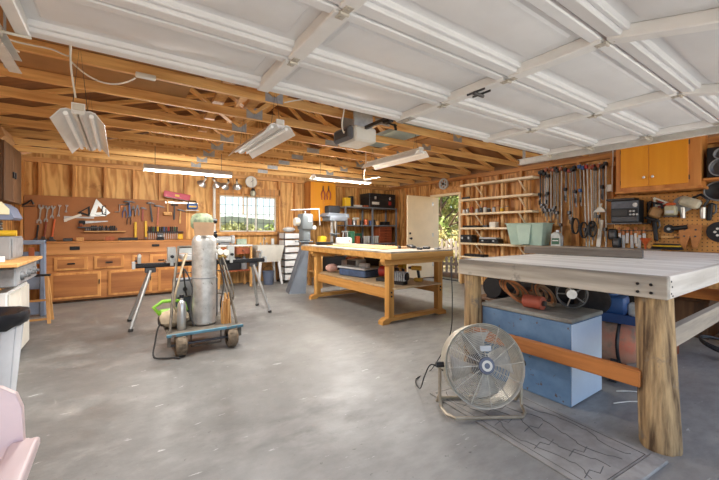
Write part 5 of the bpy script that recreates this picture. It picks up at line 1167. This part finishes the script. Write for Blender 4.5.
spec += [(548.8, 176, 205, blackm, galvd, True, 2), (556, 169, 218, black, galvd, True, 1), (572.5, 170, 232, black, galvd, True, 0), (596, 169, 222, black, galvd, True, 0), (603, 167, 200, black, dsteel, False, 0)]
ordn += ['nineteenth', 'twentieth', 'twenty first', 'twenty second', 'twenty third']
desc = ['short black', 'short black', 'short dark', 'long orange headed', 'long red headed', 'dark orange headed', 'dark black headed', 'longest orange headed', 'short dark', 'dark red headed', 'short dark tilted', 'blue headed tilted', 'long blue headed', 'long bright red headed', 'long orange headed', 'dark red headed', 'orange headed', 'long black headed', 'thin tilted black', 'thin dark', 'thin long black', 'thin black', 'short black jawed']
where_ = ['by the shelves end', 'behind the orange headed pair', 'in the middle of the row', 'close to the white scoop', 'above the cream scoop']
for k, (px, a, b, hd, bm_, pipe, ro) in enumerate(spec):
    bar_clamp(px, a, b, (desc[k] + ' bar clamp, ' + ordn[k] + ' in the hanging row counted from the shelves') if k < 18 else desc[k] + ' bar clamp hanging ' + where_[k - 18], hd, bm_, .062, ro, pipe)
orange = orange_
for k, (px, py) in enumerate(((576, 226), (584.5, 230), (593, 229))):
    t = rhang('cable_coil', ['black cable coil hanging lowest under the dark red clamp', 'black cable coil hanging behind the long blue headed clamp', 'black cable coil hanging nearest the white board'][k], 'cable coil', px, py, 0, None, .125)
    for j in range(4): m = MB(); m.tube([(.05 * math.cos(a * PI / 9) * (1 + .06 * j), -.012 * j, .13 * math.sin(a * PI / 9)) for a in range(18)], .009, 6, True); m.build('loop', black if j % 2 else blackm, t)
solo(MB().box(-.03, .03, -.02, 0, 0, .44, .003), 'white_board', offw, 'narrow white board leaning upright at the end of the hanging clamps', 'board', (6.44, rt_(600, 240).y, .927), rot=(0, R(6), RW))
t = rhang('cream_scoop', 'cream plastic scoop hanging above the narrow white board', 'scoop', 601, 211, 0, None, .125); m = MB(); m.prism([(-.09, -.02), (.09, -.02), (.03, .06), (-.02, .06)], -.06, 0); m.build('bowl', offw, t); m = MB(); m.cyl((0, -.03, .06), (.02, -.03, .12), .014, n=8); m.build('handle', offw, t)
pp = rt_(613, 170); solo(MB().tube([(0, 0, .55), (.01, 0, .2), (0, 0, 0), (0, 0, -.35)], .009, 6), 'conduit', white, 'white conduit dropping along the left side of the orange cabinet', 'conduit', (6.47, pp.y, pp.z), RW)
pp = rt_(612, 188); t = thing('junction_box', 'small white outlet box on the conduit by the orange cabinet', 'outlet box', (6.49, pp.y + .02, pp.z), RW); B(-.04, .04, -.045, -.003, -.055, .055, .004).build('box', offw, t); B(-.03, .03, -.049, -.0455, -.045, .045, .002).build('cover', white, t)
# perforated board
pb = mk('perf_board', (206, 146, 76), .6, 0, .06, 3)
def dots(m, pitch, rad, col):
    nt = m.node_tree; L = nt.links.new; bs = nt.nodes['Principled BSDF']; src = bs.inputs['Base Color'].links[0].from_socket
    tc = _n(nt, 'ShaderNodeTexCoord', -1500, 900); vd = _n(nt, 'ShaderNodeVectorMath', -1300, 900, operation='SCALE'); vd.inputs['Scale'].default_value = 1 / pitch; fr_ = _n(nt, 'ShaderNodeVectorMath', -1100, 900, operation='FRACTION')
    sb = _n(nt, 'ShaderNodeVectorMath', -900, 900, operation='SUBTRACT'); sb.inputs[1].default_value = (.5, .5, .5); ml = _n(nt, 'ShaderNodeVectorMath', -800, 900, operation='MULTIPLY'); ml.inputs[1].default_value = (1, 0, 1); ln_ = _n(nt, 'ShaderNodeVectorMath', -700, 900, operation='LENGTH')
    lt = _n(nt, 'ShaderNodeMath', -500, 900, operation='LESS_THAN'); lt.inputs[1].default_value = rad / pitch; mx = _n(nt, 'ShaderNodeMix', -100, 600, data_type='RGBA'); mx.inputs[7].default_value = s2l(col)
    L(tc.outputs['Object'], vd.inputs[0]); L(vd.outputs[0], fr_.inputs[0]); L(fr_.outputs[0], sb.inputs[0]); L(sb.outputs[0], ml.inputs[0]); L(ml.outputs[0], ln_.inputs[0]); L(ln_.outputs['Value'], lt.inputs[0]); L(lt.outputs[0], mx.inputs[0]); L(src, mx.inputs[6]); L(mx.outputs[2], bs.inputs['Base Color'])
dots(pb, .05, .008, (96, 62, 34))
pbm = MB(); y1 = rt_(614, 220).y
pbm.box(0, y1 + .1, -.006, 0, 0, .82)
po = solo(pbm, 'pegboard', pb, 'tan perforated board of tools below the orange cabinet and speakers', 'pegboard', (PX, y1, .905), RW)
# stereo
st_ = thing('stereo', 'black stereo boombox on a bracket under the orange cabinet', 'stereo', (6.46, rt_(629, 220).y - .03, rt_(628, 223).z), RW)
B(-.175, .175, -.24, -.02, 0, .34, .012).build('case', blackm, st_)
B(-.165, .165, -.252, -.241, .21, .325, .006).build('cd_deck', mk('stereo_grey', (76, 82, 94), .35), st_); B(-.165, .04, -.25, -.241, .10, .2, .004).build('display', black, st_); B(-.165, .165, -.25, -.241, .015, .09, .004).build('tape_deck', mk('stereo_dark', (60, 64, 72), .4), st_)
for k in range(5): m = MB(); m.cyl((.08 + .04 * (k % 3), -.241, .12 + .05 * (k // 3)), (.08 + .04 * (k % 3), -.258, .12 + .05 * (k // 3)), .014, n=12); m.build('button', lgrey, st_)
m = MB(); m.cyl((.14, -.252, .26), (.14, -.268, .26), .03, n=16); m.build('volume_knob', steel, st_)
B(-.22, .22, -.26, -.002, -.02, -.001).build('bracket', dsteel, st_)
solo(MB().box(-.18, .18, -.2, 0, 0, .03, .003), 'radio_box', black, 'thin black box lying on top of the stereo', 'box', (6.45, rt_(626, 220).y, st_.location.z + .3405), RW)
# speakers
shz = rt_(700, 181).z
ss_ = solo(MB().box(-.02, .62, -.30, 0, -.03, 0, .003), 'speaker_shelf', os_, 'short wooden shelf carrying the black speaker beside the orange cabinet', 'shelf', (PX, 1.205, shz), RW)
def speaker(t, w, h, d):
    B(-w / 2, w / 2, -d, 0, 0, h, .012).build('cabinet', blackm, t)
    for z, r in ((h * .32, w * .40), (h * .76, w * .24)):
        m = MB(); m.lathe([(r, 0), (r * 1.06, .008), (r, .014), (r * .86, .01), (r * .3, -.02), (.001, -.012)], 24, Mx.Translation((0, -d - .001, z)) @ Euler((PI / 2, 0, 0)).to_matrix().to_4x4()); m.build('cone', dsteel, t)
        m = MB(); m.tube([(r * math.cos(2 * PI * i / 28), -d - .012, z + r * math.sin(2 * PI * i / 28)) for i in range(28)], .008, 6, True); m.build('surround', greyp, t)
sp_ = thing('speaker', 'black two cone speaker standing on the short shelf by the orange cabinet', 'speaker', (6.47, 1.06, shz + .0005), RW); speaker(sp_, .27, .385, .26)
pp = rt_(721, 191); sd_ = thing('round_speaker', 'black round speaker driver mounted below the speaker shelf', 'speaker', (6.48, pp.y, pp.z), RW)
m = MB(); m.lathe([(.14, 0), (.15, .012), (.13, .03), (.10, .02), (.045, -.0), (.001, .01)], 28, Mx.Translation((0, -.02, 0)) @ Euler((PI / 2, 0, 0)).to_matrix().to_4x4() @ Mx.Diagonal((1.05, .85, 1, 1))); m.build('cone', blackm, sd_)
m = MB(); m.tube([(.15 * math.cos(2 * PI * i / 28), -.04, .125 * math.sin(2 * PI * i / 28)) for i in range(28)], .012, 6, True); m.build('surround', greyp, sd_)
pp = rt_(721, 232); sb_ = thing('sanding_disc', 'black round disc with pale spots hanging low on the perforated board', 'disc', (6.485, pp.y, pp.z), RW)
m = MB(); m.cyl((0, 0, 0), (0, -.03, 0), .135, n=32); m.build('disc_pad', blackm, sb_)
for k in range(6): a = k * PI / 3; m = MB(); m.cyl((.05 * math.cos(a), -.03, .05 * math.sin(a)), (.05 * math.cos(a), -.034, .05 * math.sin(a)), .016, n=10); m.build('pad_hole', offw, sb_)
# tools on the perforated board
def brushes():
    for k in range(7):
        px = 619.5 + k * 4.1; lo = k % 2
        t = rhang('putty_knife', 'orange handled scraper blade hanging in the row under the stereo', 'scraper', px, 231 + 2 * lo, R(2 * (k % 3 - 1)), 'scrapers under the stereo', .03)
        m = MB(); m.box(-.016, .016, -.02, 0, -.03, .06, .005); m.build('handle', mk('scraper_orange', (206, 122, 62), .5), t)
        m = MB(); m.box(-.02, .02, -.012, -.004, -.19 - .05 * lo, -.031, .003); m.build('blade', [steel, lgrey][k % 2], t)
brushes()
solo(MB().box(-.28, .28, -.05, 0, -.012, .012, .003), 'scraper_rail', dwood, 'dark wooden rail the orange handled scrapers hang from under the stereo', 'rail', rt_(632, 230.5, .0), rot=(0, 0, RW))
t = rhang('trowel', 'grey pointed trowel hanging lowest below the orange handled scrapers', 'trowel', 638, 236, 0, None, .02); m = MB(); m.prism([(-.035, -.02), (.035, -.02), (.03, -.16), (-.03, -.16)], -.01, -.004); m.build('blade', steel, t); m = MB(); m.cyl((0, -.012, -.02), (0, -.012, .07), .014, n=8); m.build('handle', tan, t)
t = rhang('belt_sander', 'tan and black hand sander hanging in the middle of the perforated board', 'sander', 657, 213, R(20), None, .03); B(-.075, .075, -.12, -.01, -.07, .08, .03).build('body', mk('sander_tan', (178, 134, 84), .6), t); B(-.085, .075, -.14, -.02, -.12, -.075, .02).build('sanding_shoe', black, t); m = MB(); m.tube([(-.05, -.06, .08), (-.06, -.06, .13), (.02, -.06, .14), (.05, -.06, .08)], .018, 8); m.build('handle', blackm, t)
t = rhang('frame_clamp', 'cream angled clamp frame hanging above the tan hand sander', 'clamp', 660, 199, 0, None, .02); m = MB(); m.bar((-.06, -.03, .02), (-.02, -.03, -.2), .025, .02).bar((-.06, -.03, .02), (.22, -.03, -.13), .025, .02).bar((-.03, -.03, -.1), (.09, -.03, -.06), .02, .02); m.build('frame', offw, t)
t = rhang('red_tag', 'red rubber pad hanging beside the cream angled clamp frame', 'pad', 662, 204.5, 0, None, .02); B(-.05, .05, -.03, -.005, -.06, .05, .01).build('pad', red, t)
t = rhang('router', 'cream router with a dark base hanging on the perforated board', 'router', 672.5, 210, 0, None, .03); B(-.065, .065, -.13, -.01, -.08, .06, .02).build('body', mk('router_cream', (206, 196, 160), .5), t); B(-.075, .075, -.14, -.01, -.10, -.081, .004).build('base', dsteel, t); B(-.055, .055, -.12, -.02, .061, .10, .02).build('motor_cap', orange, t); B(-.045, .045, -.1325, -.1305, -.05, -.01).build('rating_plate', lgrey, t)
t = rhang('circular_saw', 'grey and cream electric saw hanging tilted at the board top', 'saw', 691, 203, R(25), None, .03); B(-.11, .12, -.13, -.01, -.06, .07, .03).build('body', mk('saw_cream', (196, 186, 160), .5), t); m = MB(); m.cyl((-.06, -.02, -.04), (-.06, -.05, -.04), .11, n=26); m.build('blade_guard', greyp, t); m = MB(); m.tube([(.0, -.07, .07), (.06, -.07, .14), (.16, -.07, .1), (.15, -.07, .0)], .018, 8); m.build('handle', blackm, t)
for k, px in enumerate((683, 703)):
    t = rhang('steel_cup', ['small steel cup hanging between the cream router and electric saw', 'taller steel cup hanging right after the tilted electric saw'][k], 'cup', px, 211, 0, None, .06); m = MB(); m.lathe([(.028, -.1), (.03, -.09), (.035, .05), (.03, .05), (.026, -.085)], 16); m.build('cup_body', bright, t)
for k, px in enumerate((686, 697)):
    t = rhang('wooden_clamp_jaw', ['wooden jaw hanging closest to the middle of the perforated board', 'wooden jaw hanging next to the black spotted disc'][k], 'clamp jaw', px, 226, R(3), None, .02); m = MB(); m.prism([(-.06, .02), (.055, .02), (.055, -.14), (.02, -.30), (-.02, -.30), (-.06, -.1)], -.05, -.005); m.build('jaw', mk('jaw_wood', (196, 128, 68), .5, 0, .12, 8), t)
    m = MB()
    for z in (-.05, -.14): m.cyl((0, -.053, z), (0, -.05, z), .012, n=10)
    m.bm.free(); m = MB(); m.cyl((0, -.056, -.05), (0, -.0505, -.05), .012, n=10); m.build('bolt', dsteel, t); m = MB(); m.cyl((0, -.056, -.14), (0, -.0505, -.14), .012, n=10); m.build('bolt', dsteel, t)
solo(MB().cyl((-.22, -.05, 0), (.30, -.05, 0), .01, n=8), 'threaded_rod', steel, 'thin steel rod lying level through the two wooden jaws', 'rod', rt_(688, 237, .06), RW) if False else None
t = rhang('grinder_disc', 'black angle grinder with round guard hanging under the tan sander', 'grinder', 670, 229, R(-8), None, .02); m = MB(); m.cyl((0, -.02, 0), (0, -.06, 0), .06, n=20); m.build('guard', blackm, t); m = MB(); m.cyl((.03, -.05, 0), (.2, -.05, -.0), .03, n=12); m.build('body', black, t); m = MB(); m.cyl((0, -.061, 0), (0, -.066, 0), .02, n=12); m.build('nut', lgrey, t)
t = rhang('wood_handle_tool', 'tan handled spike hanging level under the black angle grinder', 'tool', 662, 237, 0, None, .03); m = MB(); m.cyl((0, -.02, 0), (.14, -.02, 0), .018, n=10); m.build('handle', tan, t); m = MB(); m.cyl((.14, -.02, 0), (.32, -.02, 0), .007, n=8); m.build('shank', steel, t)
for k, (px, py, mt, lb) in enumerate(((649.5, 246, red, 'orange red funnel standing on the counter below the scrapers'),)):
    fu = rt_(px, py); t = thing('funnel', lb, 'funnel', (6.33, fu.y, .9255), 0)
    m = MB(); m.lathe([(.012, 0), (.014, .06), (.07, .15), (.073, .155), (.066, .15), (.01, .06)], 18, cap=False); m.build('cone', orange, t)
t = thing('hose_coil', 'black and yellow coiled air hose on the counter below the angle grinder', 'hose', (6.30, rt_(671, 245).y, .9255), 0)
for j in range(4): m = MB(); m.tube([((.11 - .01 * j) * math.cos(a * PI / 12), (.17 - .01 * j) * math.sin(a * PI / 12), .012 + .02 * j) for a in range(24)], .011, 6, True); m.build('hose_loop', [black, blackm, yellow, black][j], t)
for k, (px, py, lb) in enumerate(((655, 222, 'dark locking pliers hanging left of the tan sander'), (650, 205, 'black cable clump hanging beside the stereo right side'), (711, 207, 'dark clamp hanging under the round speaker driver'))):
    t = rhang('hanging_clamp', lb, 'clamp', px, py, R(5 * k - 5), None, .02); m = MB(); m.box(-.025, .025, -.05, -.008, -.28 + .1 * (k == 2), .05, .012); m.build('body', blackm, t); m = MB(); m.tube([(.0, -.03, .05), (.05, -.03, .03), (.06, -.03, -.06), (.03, -.03, -.1)], .012, 6); m.build('arm', dsteel, t)
for k, (px, py, lb) in enumerate(((614, 232, 'dark tool pouch hanging left below the stereo'), (618, 240, 'black spray gun hanging at the bottom below the stereo'))):
    t = rhang('tool_pouch', lb, 'pouch' if k == 0 else 'spray gun', px, py, 0, None, .02); B(-.06, .05, -.08, -.005, -.12, .05, .02).build('body', blackm, t); B(-.04, .04, -.1, -.081, -.08, .0, .01).build('pocket', dsteel, t)
# pulley and lamp above the doorway
pp = rw(444, 184, 6.50); py_ = thing('pulley_wheel', 'grey six spoke pulley wheel hung above the doorway', 'pulley', (6.485, pp.y, pp.z), RW)
m = MB(); m.lathe([(.10, -.02), (.135, -.022), (.128, 0), (.135, .022), (.10, .02), (.10, -.02)], 32, Euler((PI / 2, 0, 0)).to_matrix().to_4x4() , cap=False); m.build('rim', lgrey, py_)
for k in range(6): a = k * PI / 3; m = MB(); m.bar((.02 * math.cos(a), 0, .02 * math.sin(a)), (.106 * math.cos(a), 0, .106 * math.sin(a)), .03, .014, up=(0, 1, 0)); m.build('spoke', lgrey, py_)
m = MB(); m.cyl((0, -.03, 0), (0, .03, 0), .032, n=16); m.build('hub', dsteel, py_)
# under and behind the big table
cp = thing('air_compressor', 'rusty red air compressor with blue pump under the log leg table', 'air compressor', (3.42, 1.02, 0), R(8))
m = MB(); m.lathe([(.001, -.44), (.09, -.43), (.16, -.38), (.19, -.30), (.19, .30), (.16, .38), (.09, .43), (.001, .44)], 28, Mx.Translation((0, .42, .30)) @ Euler((PI / 2, 0, 0)).to_matrix().to_4x4())
m.build('air_tank', mk('rusty_tank', (208, 122, 96), .6, .1, .1, 3, (186, 158, 134), speck=(5, .5, .12, (150, 132, 116))), cp)
m = MB(); m.lathe([(.192, -.012), (.197, 0), (.192, .012)], 28, Mx.Translation((0, .13, .30)) @ Euler((PI / 2, 0, 0)).to_matrix().to_4x4(), cap=False); m.build('weld_seam', dsteel, cp)
for y in (.16, .68):
    for sx in (-1, 1): MB().bar((sx * .12, y, .17), (sx * .19, y, .0), .05, .03).build('foot', dsteel, cp)
B(-.13, .13, .08, .76, .488, .505, .003).build('mount_plate', mk('mount_blue', (64, 92, 140), .5, 0, .1, 6), cp)
B(-.15, -.131, .0, .5, .46, .53, .002).build('side_plate', mk('plate_blue', (56, 84, 136), .5, 0, .12, 8), cp)
m = MB(); m.box(-.11, .11, .1, .34, .506, .66, .03, seg=2); m.cyl((0, .22, .66), (0, .22, .78), .06, n=14)
m.build('pump', mk('pump_blue', (52, 96, 158), .45, 0, .08, 5), cp)
for k in range(4): m = MB(); m.cyl((0, .22, .68 + k * .025), (0, .22, .69 + k * .025), .09, n=16); m.build('cooling_fin', dsteel, cp)
m = MB(); m.cyl((0, .46, .60), (0, .72, .60), .085, n=18); m.build('motor', blackm, cp)
m = MB(); m.cyl((-.13, .3, .62), (-.15, .3, .62), .12, n=24); m.build('flywheel', dsteel, cp)
m = MB(); m.cyl((-.1, .05, .55), (-.1, .03, .55), .03, n=14); m.build('gauge', offw, cp)
B(.0, .12, .03, .1, .506, .60, .01).build('pressure_switch', offw, cp)
sk_ = thing('parts_shelf', 'dark low shelf behind the blue chest under the log leg table', 'shelf', (3.22, 2.06, 0))
B(0, 1.6, 0, .42, .45, .475, .003).build('shelf_board', dwood, sk_)
for x in (.03, 1.5):
    for y in (.03, .33): B(x, x + .06, y, y + .06, 0, .449).build('leg', dwood, sk_)
for k, (x, mt, lb) in enumerate(((3.36, blackm, 'black motor housing on the dark low shelf nearest the doorway'), (3.72, dsteel, 'grey motor housing on the dark low shelf'), (4.1, redw, 'brown housing on the dark low shelf'), (4.5, blackm, 'black housing at the wall end of the dark low shelf'))):
    t = thing('electric_motor', lb, 'motor', (x, 2.26, .4755)); m = MB(); m.cyl((-.12, 0, .12), (.12, 0, .12), .11, n=18); m.build('body', mt, t); m = MB(); m.cyl((.12, 0, .12), (.18, 0, .12), .02, n=10); m.build('shaft', bright, t); B(-.1, .1, -.08, .08, 0, .02).build('base', blackm, t)
def coil(name, label, c, r, mats, tilt=.9, k=4):
    t = thing(name, label, 'hose', c, 0)
    for j in range(k):
        m = MB(); q = r * (1 - .07 * j)
        m.tube([(q * math.cos(2 * PI * i / 28), q * math.sin(2 * PI * i / 28) * math.cos(tilt) + .018 * j, q * math.sin(tilt) * (1 + math.sin(2 * PI * i / 28)) + .012 * j + .012) for i in range(28)], .011, 6, True); m.build('hose_loop', mats[j % len(mats)], t)
oh = mk('hose_orange', (206, 132, 82), .6); bh_ = mk('hose_brown', (150, 120, 92), .6)
lidz = .5985
coil('air_hose', 'orange and tan air hose coiled upright at the far end of the blue chest lid', (2.72, 1.66, lidz), .115, [oh, bh_, oh, mk('hose_olive', (128, 122, 92), .6)], .75, 5)
coil('air_hose', 'brown hose coil standing on the blue chest lid nearer the middle', (2.80, 1.46, lidz), .09, [bh_, oh, dsteel], .9, 4)
t = thing('hose_reel', 'black wire hose reel on the grey lid of the blue chest', 'hose reel', (2.86, 1.30, lidz), R(30))
for sx in (-.04, .04): m = MB(); m.tube([(sx, .1 * math.cos(2 * PI * i / 26), .115 + .1 * math.sin(2 * PI * i / 26)) for i in range(26)], .008, 6, True); m.build('reel_rim', dsteel, t)
m = MB(); m.cyl((-.05, 0, .115), (.05, 0, .115), .035, n=14); m.build('hub', steel, t)
for k in range(5): a = k * 2 * PI / 5; m = MB(); m.cyl((-.042, .03 * math.cos(a), .115 + .03 * math.sin(a)), (-.042, .098 * math.cos(a), .115 + .098 * math.sin(a)), .005, n=6); m.build('spoke', steel, t)
t = thing('red_can', 'red round canister lying on the blue chest lid among the hoses', 'canister', (2.62, 1.47, lidz)); m = MB(); m.cyl((0, -.08, .05), (0, .06, .05), .05, n=16); m.build('body', mk('dull_red', (172, 84, 62), .6, 0, .12, 8), t); m = MB(); m.cyl((0, -.1, .05), (0, -.08, .05), .02, n=10); m.build('spout', dsteel, t)
cable('wire_loop', [V((3.02, 1.06, .012)), V((3.12, 1.0, .008)), V((3.16, .92, .008)), V((3.06, .86, .008)), V((2.92, .95, .008)), V((2.8, 1.0, .008))], .004, offw, 'thin white wire looping on the floor by the blue chest corner', 'wire')
for k, (x, y, w, d_, h, mt, lb) in enumerate(((5.55, 1.2, .5, .4, .5, dwood, 'brown wooden crate behind the log leg table against the wall'), (5.7, 1.9, .4, .4, .42, blackm, 'black chest behind the log leg table beside the wooden crate'), (5.6, .55, .5, .4, .36, card, 'tan carton behind the log leg table farthest from the doorway'), (4.3, 1.2, .35, .3, .3, redw, 'red brown crate on the floor under the middle of the log leg table'), (5.65, 2.6, .45, .4, .6, dsteel, 'grey cabinet under the plank counter near the table'))):
    t = thing('floor_crate', lb, 'crate' if 'crate' in lb else 'box', (x, y, 0)); B(-w / 2, w / 2, -d_ / 2, d_ / 2, 0, h * .8, .005).build('body', mt, t); B(-w / 2 - .01, w / 2 + .01, -d_ / 2 - .01, d_ / 2 + .01, h * .8 + .001, h, .005).build('lid', mt, t)
coil('garden_hose', 'black rubber hose coil on the floor behind the log leg table', (4.75, .72, 0), .24, [black, rubber], .25, 5)
t = thing('tire_pile', 'dark tyre lying on the floor behind the log leg table', 'tyre', (4.68, 1.72, 0)); m = MB(); m.lathe([(.2, .02), (.3, .0), (.33, .06), (.33, .13), (.3, .19), (.2, .17), (.2, .02)], 28, cap=False); m.build('tread', rubber, t)
# ================================================================== outside
lf = lambda n, a, b: mk(n, a, .7, 0, .3, 3, b)
leafA = lf('leaf_green', (168, 182, 100), (112, 130, 62)); leafB = lf('leaf_olive', (182, 182, 124), (132, 136, 84)); leafC = lf('leaf_dry', (204, 192, 130), (156, 146, 90))
bark = mk('bark', (120, 98, 76), .9, 0, .2, 10)
def tree(name, label, loc, h, r, leaf, seed, n=2600, low=.25, lsz=.11):
    q = random.Random(seed); t = thing(name, label, 'tree' if 'tree' in name else 'shrub', loc)
    m = MB(); cl = []
    m.tube([(0, 0, -.15), (.05, .02, h * .2), (-.04, .05, h * .45), (.03, 0, h * .8)], .1, 8, rr=[.02 * h + .02, .018 * h + .01, .014 * h + .01, .01])
    for k in range(9):
        a = q.uniform(0, 2 * PI); z0 = h * q.uniform(.15, .6); L = r * q.uniform(.6, 1); z1 = min(h * .95, z0 + h * q.uniform(.1, .4))
        e = V((L * math.cos(a), L * math.sin(a), z1)); cl.append((e, r * q.uniform(.3, .5)))
        m.tube([(0, 0, z0), (e.x * .5, e.y * .5, (z0 + z1) / 2 + .05), e], .03, 6, rr=[.008 * h + .012, .006 * h + .008, .006])
    m.build('trunk', bark, t, ang=60)
    for k in range(10): cl.append((V((q.uniform(-.7, .7) * r, q.uniform(-.7, .7) * r, h * q.uniform(low, .95))), r * q.uniform(.3, .5)))
    m = MB()
    for i in range(n):
        c, rr = cl[i % len(cl)]
        d = V((q.gauss(0, 1), q.gauss(0, 1), q.gauss(0, 1))).normalized() * rr * q.uniform(.4, 1.05) ** .6
        M = Mx.Translation(c + d) @ Euler((q.uniform(0, 6.3), q.uniform(0, 6.3), q.uniform(0, 6.3))).to_matrix().to_4x4()
        s_ = lsz * q.uniform(.6, 1.3)
        m._add([(-s_, 0, 0), (0, -s_ * .45, .1 * s_), (s_, 0, 0), (0, s_ * .45, .1 * s_)], [(0, 1, 2, 3)], M)
    o = m.build('foliage', leaf, t); return t
gz = -.16
tree('garden_tree', 'leafy green tree filling the upper side doorway outside', (10.2, 9.3, gz), 4.2, 1.7, leafA, 1, 3600, .3)
tree('garden_tree', 'olive tree standing beyond the doorway behind the green one', (12.6, 9.9, gz), 5.0, 2.2, leafB, 2, 3200, .2, .14)
tree('garden_tree', 'broad olive tree at the back outside the doorway hinge side', (13.0, 12.4, gz), 5.2, 2.3, leafB, 3, 3000, .2, .15)
tree('dry_shrub', 'dry yellow shrub low outside the doorway', (9.6, 8.2, gz), 1.3, .7, leafC, 4, 1100, .1, .07)
tree('dry_shrub', 'yellow green shrub beside the fence outside the doorway', (10.4, 8.0, gz), 1.2, .7, leafC, 5, 1100, .1, .08)
tree('garden_tree', 'hazy tree seen low in the left panes of the window', (4.7, 17.0, gz), 1.5, 1.0, leafB, 6, 1800, .15, .13)
tree('garden_tree', 'taller tree with open crown seen in the right panes of the window', (7.1, 17.4, gz), 2.4, .8, leafA, 7, 700, .4, .13)
tree('garden_tree', 'small round tree seen in the middle of the window', (5.9, 20.0, gz), 1.3, 1.1, leafB, 8, 1600, .1, .14)
tree('dry_shrub', 'low grey green shrub at the foot of the window view on the bench side', (3.9, 13.6, gz), 1.0, .9, leafC, 9, 1400, .1, .09)
tree('dry_shrub', 'low yellow green shrub at the foot of the window view on the cabinet side', (5.4, 14.2, gz), 1.0, .9, leafA, 10, 1400, .1, .09)
hl = MB(); q = random.Random(5); pts = [(-30, -.5)] + [(-30 + 5 * i, 1.9 + q.uniform(-.3, .9)) for i in range(22)] + [(80, -.5)]
hl.prism(pts, 40, 48); o = hl.build('hills', mk('far_hill', (140, 152, 134), .9, 0, .1, .3)); o['kind'] = 'structure'
fc_ = thing('picket_fence', 'grey slatted fence outside beyond the side doorway', 'fence', (8.6, 6.4, gz))
fg = mk('fence_grey', (150, 138, 124), .8, 0, .15, 8)
B(-.02, .02, 0, 2.3, .25, .33).build('rail', fg, fc_); B(-.02, .02, 0, 2.3, .75, .83).build('rail', fg, fc_)
for k in range(12): B(-.045, -.021, .03 + k * .19, .12 + k * .19, .02, 1.02 + .05 * (k % 2), .004).build('picket', fg, fc_)
solo(MB().cyl((0, -.6, .1), (0, .6, .1), .1, n=16), 'cut_log', bark, 'cut log lying on the pale ground outside the doorway', 'log', (7.7, 6.2, gz), R(40))
t = thing('ground_pots', 'red and blue garden pot standing outside the doorway threshold', 'pot', (7.15, 5.48, gz)); m = MB(); m.lathe([(.09, 0), (.14, .1), (.13, .2), (.09, .2)], 18); m.build('pot_body', mk('pot_red', (150, 66, 56), .5), t); m = MB(); m.lathe([(.131, .2), (.10, .27), (.04, .31), (.001, .31)], 18); m.build('pot_lid', mk('pot_blue', (92, 118, 140), .5), t)
# ================================================================== light from the lamps that hang there
def tube_light(name, c, L, ax, e, n=4):
    for k in range(n):
        d = bpy.data.lights.new(name, 'POINT'); d.energy = e / n; d.shadow_soft_size = .04; d.color = (1, .97, .93)
        o = bpy.data.objects.new(name, d); C.objects.link(o); u = -L / 2 + L * (k + .5) / n
        o.location = (c[0] + (u if ax == 'x' else 0), c[1] + (u if ax == 'y' else 0), c[2])
for x, y, z in ((-.22, 3.46, 1.86), (1.15, 3.5, 2.01), (3.33, 4.0, 2.16)):
    lamp('shop_lamp_light', (x, y, z), 27, .18, 1.1, (1, .97, .93))
for x, y, z in ((.9, 6.0, 2.04), (3.5, 5.7, 2.09)):
    lamp('strip_lamp_light', (x, y, z), 14, 1.1, .18, (1, .97, .93)); tube_light('strip_tube_light', (x, y, z - .02), 1.1, 'x', 50)
